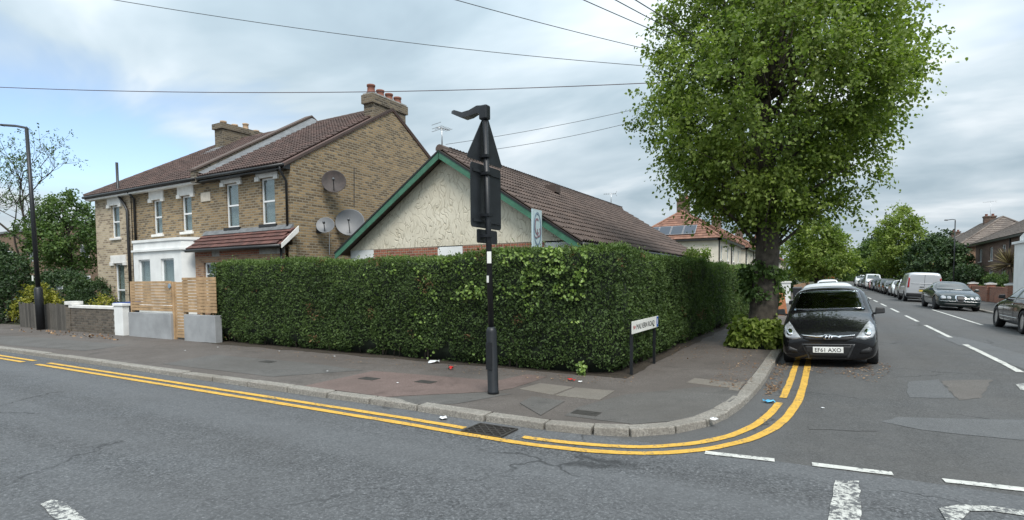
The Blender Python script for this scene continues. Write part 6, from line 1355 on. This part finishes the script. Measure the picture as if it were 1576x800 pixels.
def make_car(name, label, cat, st, paintm, wheels, feats, group=None, wr=.3, ww=.2, spokes=5, mir=None, boxy=0, cabin=None):
    """local frame: nose at y=0 looking to -Y"""
    root = thing(name, label, cat, (0, 0, 0), group); body_me = loft_body(st, boxy=boxy); cb = CarBody(body_me)
    wmax = max(s_[1] for s_ in st)
    # wheel arches cut out
    bo = bpy.data.objects.new('body', body_me); C.objects.link(bo); body_me.materials.clear(); body_me.materials.append(M[paintm])
    cut = MB()
    for y in wheels:
        for sg in (-1, 1): cut.lathe([(wr+.055, -.2), (wr+.055, .2)], (sg*(wmax-.1), y, wr+.01), 28, 'X')
    co = cut.build('cut', 'underside'); md = bo.modifiers.new('b', 'BOOLEAN'); md.object = co; md.operation = 'DIFFERENCE'; md.solver = 'EXACT'; md.material_mode = 'TRANSFER'
    cuts = [co]
    for (ax_, pl_, a_, b_) in (cabin or []):            # hollow the cabin so that the glass looks into it
        q_ = [(p[0], a_, p[1]) for p in pl_] if ax_ == 'y' else [(a_, p[0], p[1]) for p in pl_]
        c2 = MB().prism(q_, (0, b_-a_, 0) if ax_ == 'y' else (b_-a_, 0, 0)).build('cut', 'trim_black'); bm2 = bmesh.new(); bm2.from_mesh(c2.data); bmesh.ops.recalc_face_normals(bm2, faces=bm2.faces); bm2.to_mesh(c2.data); bm2.free()
        md = bo.modifiers.new('c', 'BOOLEAN'); md.object = c2; md.operation = 'DIFFERENCE'; md.solver = 'EXACT'; md.material_mode = 'TRANSFER'; cuts.append(c2)
    me = eval_mesh(bo); bpy.data.objects.remove(bo)
    for c2 in cuts: bpy.data.objects.remove(c2)
    if len(me.polygons) < 50: me = body_me
    me.polygons.foreach_set('use_smooth', [True]*len(me.polygons)); me.name = 'body'
    if not me.materials: me.materials.append(M[paintm])
    o = bpy.data.objects.new('body', me); link(o, root, True); o.parent = root
    md = o.modifiers.new('es', 'EDGE_SPLIT'); md.split_angle = rad(50)
    for y in wheels:
        for sg in (-1, 1): wheel(root, sg*(wmax-ww/2-.015), y, wr, ww, sg, spokes)
    for f in feats:
        nm, axis, poly, mat = f[:4]; off = f[4] if len(f) > 4 else .006; both = f[5] if len(f) > 5 else False
        for k in ((0, 1) if both else (0,)):
            pl_, ax = poly, axis
            if k: 
                if axis in ('left', 'right'): ax = 'right' if axis == 'left' else 'left'
                else: pl_ = mirror_poly(poly)
            mobj(nm, cb.patch(ax, pl_, off=off), mat, root)
    if mir:
        my, mz, mt = mir
        for sg in (-1, 1):
            h = cb.hit('right' if sg > 0 else 'left', my, mz-.04)[0]; x = (h.x if h else sg*wmax*.9)
            mb = MB(); mb.hexa([(x+sg*.03, my-.05, mz-.06), (x+sg*.21, my-.03, mz-.05), (x+sg*.22, my+.07, mz-.05), (x+sg*.05, my+.08, mz-.06)], [(x+sg*.05, my-.03, mz+.075), (x+sg*.2, my-.01, mz+.065), (x+sg*.21, my+.07, mz+.065), (x+sg*.06, my+.08, mz+.075)])
            mo = mb.build('mirror', mt, root, False, True, bevel=.02); MB().box(min(x-sg*.04, x+sg*.06), max(x-sg*.04, x+sg*.06), my, my+.05, mz-.07, mz-.03).build('mirror_stalk', 'trim_black', mo, local=True)
    return root, cb
def circ(cx, cz, rx, rz_, n=14, a0=0): return [(cx+rx*math.cos(a0+2*math.pi*k/n), cz+rz_*math.sin(a0+2*math.pi*k/n)) for k in range(n)]
def place(root, x, y, rz=0.0, cx=None):
    """set a car on the crowned road; rz 0 = nose towards the camera"""
    s_ = .7; zl, zr = gz(x-s_, y), gz(x+s_, y); roll = math.atan2(zr-zl, 2*s_); zc = (zl+zr)/2
    root.location = (x, y, zc+.002); root.rotation_euler = (Matrix.Rotation(-roll, 4, 'Y') @ Matrix.Rotation(rz, 4, 'Z')).to_euler()
    WM[root] = Matrix.Translation(root.location) @ root.rotation_euler.to_matrix().to_4x4(); return root

def front_plate(cb, root, txt, z, y_axis='front', w_=.52, mat='plate_white', tilt=0):
    h = cb.hit(y_axis, 0, z)[0]; sg = -1 if y_axis == 'front' else 1; yy = h.y+sg*.022
    pl_ = MB().box(-w_/2, w_/2, yy-.006, yy+.006, z-.056, z+.056).build('number_plate', mat, root, local=True, bevel=.006)
    if txt:
        mw = Matrix.Translation((0, yy+sg*.0065, z)) @ (Matrix(((1, 0, 0, 0), (0, 0, -1, 0), (0, 1, 0, 0), (0, 0, 0, 1))) if sg < 0 else Matrix(((-1, 0, 0, 0), (0, 0, 1, 0), (0, 1, 0, 0), (0, 0, 0, 1))))
        text_obj('plate_lettering', txt, w_*.86, .075, 'print_black', pl_, mw, True, .01, .001)
    return yy
# --- the black hatchback at the kerb
st = [(0.0, .66, .17, .47, .55, .5), (.05, .77, .14, .55, .64, .58), (.2, .83, .13, .68, .76, .64), (.5, .855, .13, .79, .88, .68), (.85, .86, .13, .86, .975, .7), (1.04, .86, .13, .89, 1.02, .71), (1.12, .86, .13, .9, 1.06, .7), (1.5, .86, .13, .92, 1.335, .66), (1.76, .86, .13, .935, 1.475, .635), (1.9, .86, .13, .94, 1.5, .63), (2.3, .86, .13, .95, 1.515, .625), (2.9, .855, .14, .97, 1.49, .61), (3.35, .845, .18, .985, 1.41, .58), (3.68, .81, .24, .98, 1.2, .52), (3.88, .76, .32, .88, 1.0, .5), (3.94, .66, .4, .75, .82, .45)]
hl = [(.46, .56), (.6, .53), (.74, .57), (.79, .66), (.775, .77), (.71, .845), (.64, .78), (.55, .67)]
feats = [('windscreen', 'front', [(-.665, 1.035), (-.45, 1.03), (0, 1.028), (.45, 1.03), (.665, 1.035), (.62, 1.2), (.565, 1.4), (.3, 1.425), (-.3, 1.425), (-.565, 1.4), (-.62, 1.2)], 'car_glass'),
 ('headlight', 'front', hl, 'lens_clear', .008, True),
 ('upper_grille', 'front', [(-.43, .555), (-.3, .505), (.3, .505), (.43, .555), (.43, .6), (.2, .585), (-.2, .585), (-.43, .6)], 'trim_black', .004),
 ('grille_bar', 'front', [(-.45, .6), (-.2, .575), (0, .565), (.2, .575), (.45, .6), (.46, .622), (.2, .603), (.1, .615), (-.1, .615), (-.2, .603), (-.46, .622)], 'chrome', .016),
 ('grille_surround', 'front', [(-.46, .455), (-.34, .175), (.34, .175), (.46, .455)], 'bumper_grey', .006),
 ('lower_grille', 'front', [(-.42, .43), (-.31, .2), (.31, .2), (.42, .43)], 'trim_black', .012),
 ('bumper_lip', 'front', [(-.42, .43), (.42, .43), (.42, .442), (-.42, .442)], 'paint_black', .02),
 ('fog_recess', 'front', [(.52, .27), (.68, .28), (.75, .37), (.68, .4), (.54, .34)], 'trim_black', .003, True),
 ('side_window', 'left', [(1.45, .97), (2.5, .985), (2.5, 1.39), (2.0, 1.385), (1.78, 1.33)], 'car_glass', .005, True), ('rear_side_window', 'left', [(2.58, .985), (3.3, 1.03), (3.25, 1.27), (3.0, 1.36), (2.58, 1.385)], 'car_glass', .005, True),
 ('rear_window', 'rear', [(-.5, 1.05), (.5, 1.05), (.45, 1.35), (-.45, 1.35)], 'car_glass'), ('tail_light', 'rear', [(.55, .75), (.7, .75), (.68, 1.0), (.55, 1.0)], 'lens_red', .01, True)]
hy, cb = make_car('parked_car', 'black hatchback parked facing the corner, front plate EF61 AXO', 'car', st, 'paint_black', (.78, 3.3), feats, 'cars parked along the left kerb', .3, .19, 5, (1.22, 1.0, 'trim_black'), cabin=[('y', [(-.64, 1.045), (.64, 1.045), (.6, 1.2), (.55, 1.39), (.3, 1.41), (-.3, 1.41), (-.55, 1.39), (-.6, 1.2)], .98, 4.4), ('x', [(1.5, .985), (2.47, 1.0), (2.47, 1.375), (2.02, 1.37), (1.81, 1.32)], -1.2, 1.2), ('x', [(2.61, 1.0), (3.25, 1.045), (3.2, 1.26), (2.98, 1.345), (2.61, 1.37)], -1.2, 1.2), ('y', [(-.6, .7), (.6, .7), (.6, 1.06), (-.6, 1.06)], 1.75, 3.3)])
for ch_ in hy.children:
    if ch_.name.split('.')[0] in ('windscreen', 'side_window', 'rear_side_window', 'rear_window'): ch_.data.materials.clear(); ch_.data.materials.append(M['clear_glass'])
for sx3 in (-.34, .34):
    for sy3 in (2.1, 2.95):
        MB().hexa([(sx3-.22, sy3, .72), (sx3+.22, sy3, .72), (sx3+.22, sy3+.12, .72), (sx3-.22, sy3+.12, .72)], [(sx3-.17, sy3+.1, 1.15), (sx3+.17, sy3+.1, 1.15), (sx3+.17, sy3+.2, 1.15), (sx3-.17, sy3+.2, 1.15)]).build('seat', 'tyre', hy, local=True, bevel=.03)
        MB().box(sx3-.12, sx3+.12, sy3+.12, sy3+.2, 1.17, 1.33).build('headrest', 'tyre', hy, local=True, bevel=.03)
MB().box(-.11, .11, 1.72, 1.74, 1.3, 1.36).build('interior_mirror', 'trim_black', hy, local=True, bevel=.008)
sw_ = MB(); sw_.tube([(.34+.17*math.cos(a), 1.72+.06*math.sin(a), 1.0+.16*math.sin(a)) for a in np.linspace(0, 2*math.pi, 19)], .016, 6, False); sw_.build('steering_wheel', 'trim_black', hy, True, True)
front_plate(cb, hy, 'EF61 AXO', .345)
h = cb.hit('front', 0, .575)[0]
bd = mobj('badge', cb.patch('front', circ(0, .58, .085, .045, 20), .04, .024), 'chrome', hy)
mobj('badge_inset', cb.patch('front', circ(0, .58, .073, .035, 20), .04, .027), 'print_black', bd)
mobj('badge_letter', cb.patch('front', [(-.055, .55), (-.03, .55), (-.02, .575), (.015, .575), (.008, .553), (.03, .55), (.055, .61), (.03, .61), (.023, .588), (-.012, .588), (-.005, .607), (-.03, .61)], .02, .031), 'chrome', bd)
for sg in (-1, 1): mobj('headlight_reflector', cb.patch('front', circ(sg*.67, .66, .06, .06, 14), .05, .014), 'chrome', hy); 
for x0, x1 in ((-.5, .02), (.04, .52)): mobj('wiper', cb.patch('front', [(x0, 1.04), (x1, 1.06), (x1, 1.068), (x0, 1.048)], .05, .009, .004), 'tyre', hy)
place(hy, .05, 11.85, rad(-1.5)); hy.scale = (.96, 1, 1)
# --- generic low-detail hatchback and saloon for the rows
def generic(kind, paintm, label, group, name='parked_car'):
    if kind == 'hatch':
        s2 = [(a*1.02, b_, c, d, e*1.02 if e > 1.1 else e, f) for a, b_, c, d, e, f in st]
        ft_ = [('windscreen', 'front', [(-.66, 1.03), (.66, 1.03), (.62, 1.2), (.54, 1.4), (-.54, 1.4), (-.62, 1.2)], 'car_glass'), ('headlight', 'front', [(.48, .6), (.74, .62), (.74, .74), (.62, .74)], 'lens_clear', .008, True), ('grille', 'front', [(-.4, .5), (.4, .5), (.42, .6), (-.42, .6)], 'trim_black', .004), ('lower_grille', 'front', [(-.5, .25), (.5, .25), (.52, .38), (-.52, .38)], 'trim_black', .003),
            ('side_window', 'left', [(1.45, .98), (3.25, 1.03), (3.2, 1.28), (2.9, 1.39), (2.0, 1.4), (1.78, 1.34)], 'car_glass', .005, True), ('rear_window', 'rear', [(-.5, 1.06), (.5, 1.06), (.45, 1.36), (-.45, 1.36)], 'car_glass'), ('tail_light', 'rear', [(.55, .75), (.7, .75), (.68, 1.0), (.55, 1.0)], 'lens_red', .01, True)]
        r_, c_ = make_car(name, label, 'car', s2, paintm, (.8, 3.36), ft_, group, .31, .19, 5, (1.28, 1.0, 'trim_black'))
    else:
        s2 = SAL; r_, c_ = make_car(name, label, 'car', s2, paintm, (.85, 3.6), SALF, group, .32, .21, 5, (1.55, .98, 'trim_black'))
    front_plate(c_, r_, None, .36); return r_
SAL = [(0, .6, .25, .46, .54, .45), (.08, .76, .2, .57, .65, .55), (.3, .86, .17, .68, .76, .64), (.8, .895, .16, .8, .88, .7), (1.25, .9, .16, .87, .95, .72), (1.5, .9, .16, .89, 1.03, .7), (1.95, .9, .16, .91, 1.31, .62), (2.25, .9, .16, .92, 1.41, .59), (2.7, .9, .16, .93, 1.435, .585), (3.2, .895, .16, .94, 1.39, .57), (3.7, .885, .17, .945, 1.17, .6), (4.0, .87, .18, .94, 1.03, .64), (4.4, .85, .22, .92, .99, .62), (4.62, .8, .32, .82, .9, .55), (4.7, .68, .4, .7, .78, .5)]
SALF = [('windscreen', 'front', [(-.7, 1.0), (.7, 1.0), (.66, 1.15), (.56, 1.34), (-.56, 1.34), (-.66, 1.15)], 'car_glass'), ('headlight', 'front', [(.46, .56), (.74, .58), (.78, .7), (.6, .69)], 'lens_clear', .008, True), ('grille', 'front', [(-.3, .42), (.3, .42), (.4, .62), (-.4, .62)], 'trim_black', .004), ('lower_grille', 'front', [(-.55, .24), (.55, .24), (.58, .34), (-.58, .34)], 'trim_black', .003),
 ('side_window', 'left', [(1.82, .96), (2.72, .965), (2.72, 1.355), (2.45, 1.355), (2.2, 1.29)], 'car_glass', .005, True), ('rear_side_window', 'left', [(2.79, .965), (3.72, .98), (3.6, 1.12), (3.3, 1.28), (2.79, 1.355)], 'car_glass', .005, True), ('rear_window', 'rear', [(-.55, 1.05), (.55, 1.05), (.5, 1.3), (-.5, 1.3)], 'car_glass'), ('tail_light', 'rear', [(.5, .65), (.75, .65), (.73, .84), (.5, .84)], 'lens_red', .01, True)]
# --- dark green saloon with four round lamps
jf = [SALF[0], ('lower_grille', 'front', [(-.6, .24), (.6, .24), (.62, .36), (-.62, .36)], 'trim_black', .003), ('bumper_strip', 'front', [(-.78, .458), (.78, .458), (.78, .476), (-.78, .476)], 'rim_silver', .009),
 ('outer_headlight', 'front', circ(.66, .63, .095, .085), 'lens_clear', .012, True), ('inner_headlight', 'front', circ(.44, .625, .08, .075), 'lens_clear', .012, True), ('headlight_ring', 'front', circ(.66, .63, .104, .093), 'rim_silver', .007, True), ('headlight_ring', 'front', circ(.44, .625, .088, .082), 'rim_silver', .007, True),
 ('grille_surround', 'front', [(-.2, .72), (-.215, .6), (-.16, .48), (-.09, .435), (.09, .435), (.16, .48), (.215, .6), (.2, .72), (.1, .745), (-.1, .745)], 'chrome', .022), ('grille', 'front', [(-.155, .705), (-.17, .6), (-.125, .505), (-.07, .468), (.07, .468), (.125, .505), (.17, .6), (.155, .705), (.08, .72), (-.08, .72)], 'trim_black', .03)]+SALF[4:]
JAG = [(a*1.03, b_*1.01, c, d+(.05 if .05 < a < 1 else 0), e+(.05 if .05 < a < 1.3 else 0), f) for a, b_, c, d, e, f in SAL]
jg, cb = make_car('parked_car', 'dark green saloon with four round headlamps and chrome grille', 'car', JAG, 'paint_green', (.9, 3.75), jf, 'cars parked along the right kerb', .33, .22, 7, (1.6, 1.0, 'paint_green'))
place(jg, 5.62, 33.9, rad(2))
# --- black saloon at the right edge, nose away
af = SALF+[('sill_strip', 'left', [(1.35, .4), (3.1, .4), (3.1, .425), (1.35, .425)], 'chrome', .01, True), ('door_gap', 'left', [(2.745, .28), (2.757, .28), (2.757, .96), (2.745, .96)], 'trim_black', .003, True), ('door_gap', 'left', [(1.7, .28), (1.712, .28), (1.712, .9), (1.7, .9)], 'trim_black', .003, True), ('door_handle', 'left', [(2.5, .78), (2.68, .78), (2.68, .81), (2.5, .81)], 'chrome', .02, True), ('window_trim', 'left', [(1.8, .945), (3.75, .965), (3.75, .978), (1.8, .957)], 'chrome', .012, True)]
au, cb = make_car('parked_car', 'glossy black saloon with silver multi-spoke wheels, cut off by the frame', 'car', SAL, 'paint_black', (.85, 3.6), af, 'cars parked along the right kerb', .335, .22, 10, (1.6, 1.0, 'paint_black'))
place(au, 5.68, 24.3, rad(180))
# --- silver panel van seen from behind
VN = [(0, .7, .3, .6, .8, .5), (.1, .86, .25, .8, 1.0, .65), (.5, .95, .22, 1.0, 1.2, .75), (.95, .98, .22, 1.15, 1.35, .8), (1.7, .985, .22, 1.25, 1.86, .82), (2.2, .985, .22, 1.28, 1.96, .83), (4.6, .985, .24, 1.3, 1.97, .83), (4.85, .98, .26, 1.3, 1.94, .82), (4.93, .965, .3, 1.28, 1.88, .8), (4.97, .93, .36, 1.25, 1.8, .76)]
vf = [('rear_bumper', 'rear', [(-.9, .36), (.9, .36), (.92, .6), (-.92, .6)], 'trim_black', .03), ('door_seam', 'rear', [(-.008, .62), (.008, .62), (.008, 1.86), (-.008, 1.86)], 'trim_black', .004), ('swage', 'rear', [(-.7, 1.22), (.7, 1.22), (.7, 1.25), (-.7, 1.25)], 'paint_silver', .02), ('tail_light', 'rear', [(.8, .95), (.9, .95), (.86, 1.6), (.78, 1.6)], 'lens_red', .012, True),
 ('door_handle', 'rear', [(.03, .98), (.24, .98), (.24, 1.03), (.03, 1.03)], 'trim_black', .02), ('handle_bar', 'rear', [(-.6, .84), (.25, .84), (.25, .88), (-.6, .88)], 'trim_black', .012), ('windscreen', 'front', [(-.74, 1.32), (.74, 1.32), (.68, 1.8), (-.68, 1.8)], 'car_glass'), ('side_window', 'left', [(1.45, 1.3), (2.3, 1.3), (2.3, 1.75), (1.75, 1.75)], 'car_glass', .005, True), ('lower_cladding', 'left', [(1.4, .3), (3.5, .3), (3.5, .5), (1.4, .5)], 'trim_black', .01, True), ('headlight', 'front', [(.55, .8), (.85, .82), (.85, 1.0), (.6, .95)], 'lens_clear', .01, True), ('grille', 'front', [(-.4, .6), (.4, .6), (.45, .78), (-.45, .78)], 'trim_black', .01)]
vn, cb = make_car('panel_van', 'silver panel van seen from behind with yellow rear plate', 'van', VN, 'paint_silver', (.95, 4.0), vf, 'cars parked along the right kerb', .34, .22, 5, (1.6, 1.3, 'trim_black'), .6)
front_plate(cb, vn, None, .76, 'rear', .52, 'plate_yellow')
place(vn, 5.45, 49.3, rad(180))
# --- the rows of parked cars
proto_h = generic('hatch', 'paint_white', 'white hatchback parked close behind the black hatchback', 'cars parked along the left kerb')
proto_s = generic('saloon', 'paint_red', 'red saloon parked beyond the white hatchback', 'cars parked along the left kerb')
place(proto_h, .08, 17.0, 0); place(proto_s, .12, 22.6, 0)
for ch_ in proto_h.children:
    if ch_.name.startswith('body'): pass
def row_car(proto, pm_, label, x, y, rz, group, sc_=1.0):
    c = copy_tree(proto); c['label'] = label; c['group'] = group
    for ch_ in c.children:
        if ch_.name.startswith('body'): ch_.material_slots[0].link = 'OBJECT'; ch_.material_slots[0].material = M[pm_]
    place(c, x, y, rz); c.scale = (1, 1, sc_); return c
GLc, GRc = 'cars parked along the left kerb', 'cars parked along the right kerb'
row_car(proto_h, 'paint_white', 'white car parked beyond the red saloon', .1, 46, 0, GLc); row_car(proto_h, 'paint_silver', 'silver car glimpsed far along the left kerb', .12, 62, 0, GLc)
vo_ = row_car(vn, 'paint_orange', 'orange-red van rising behind the left row of cars', .35, 118, math.pi, GLc, .98)
for i, (pr, pt, y, lb_) in enumerate(((proto_h, 'paint_white', 51.0, 'white hatchback hidden partly by the silver van'), (proto_s, 'paint_white', 56.2, 'white saloon second beyond the silver van'), (proto_s, 'paint_black', 62.0, 'black saloon beyond the two white cars on the right'), (proto_h, 'paint_grey', 67.8, 'dark grey hatchback in the right row past the black saloon'), (proto_s, 'paint_black', 73.0, 'black saloon before the dark blue hatchback'), (proto_h, 'paint_blue', 78.8, 'dark blue hatchback in the right row'), (proto_s, 'paint_red', 84.0, 'dark red saloon in front of the distant white van'), (proto_h, 'paint_black', 96.5, 'black hatchback beyond the distant white van'), (proto_s, 'paint_grey', 102.5, 'grey saloon far along the right row'), (proto_h, 'paint_silver', 108.5, 'silver hatchback far along the right row'), (proto_s, 'paint_black', 114.5, 'last dark saloon discernible on the right'))):
    row_car(pr, pt, lb_, 5.6+.06*math.sin(i*2), y, rad(1.5*math.sin(i*3.1)), GRc)
row_car(vn, 'paint_white', 'white van standing tall in the distant right row', 5.5, 89.9, 0, GRc, 1.1); row_car(vn, 'paint_white', 'farthest white van at the end of the right row', 5.5, 121, 0, GRc, 1.1)
dc = row_car(proto_h, 'paint_silver', 'silver car on a drive behind the brown brick piers', -5.0, 52, 0, 'cars in front gardens'); dc.location = (-6.0, 54, PZ-.018); dc.rotation_euler = (0, 0, rad(80))
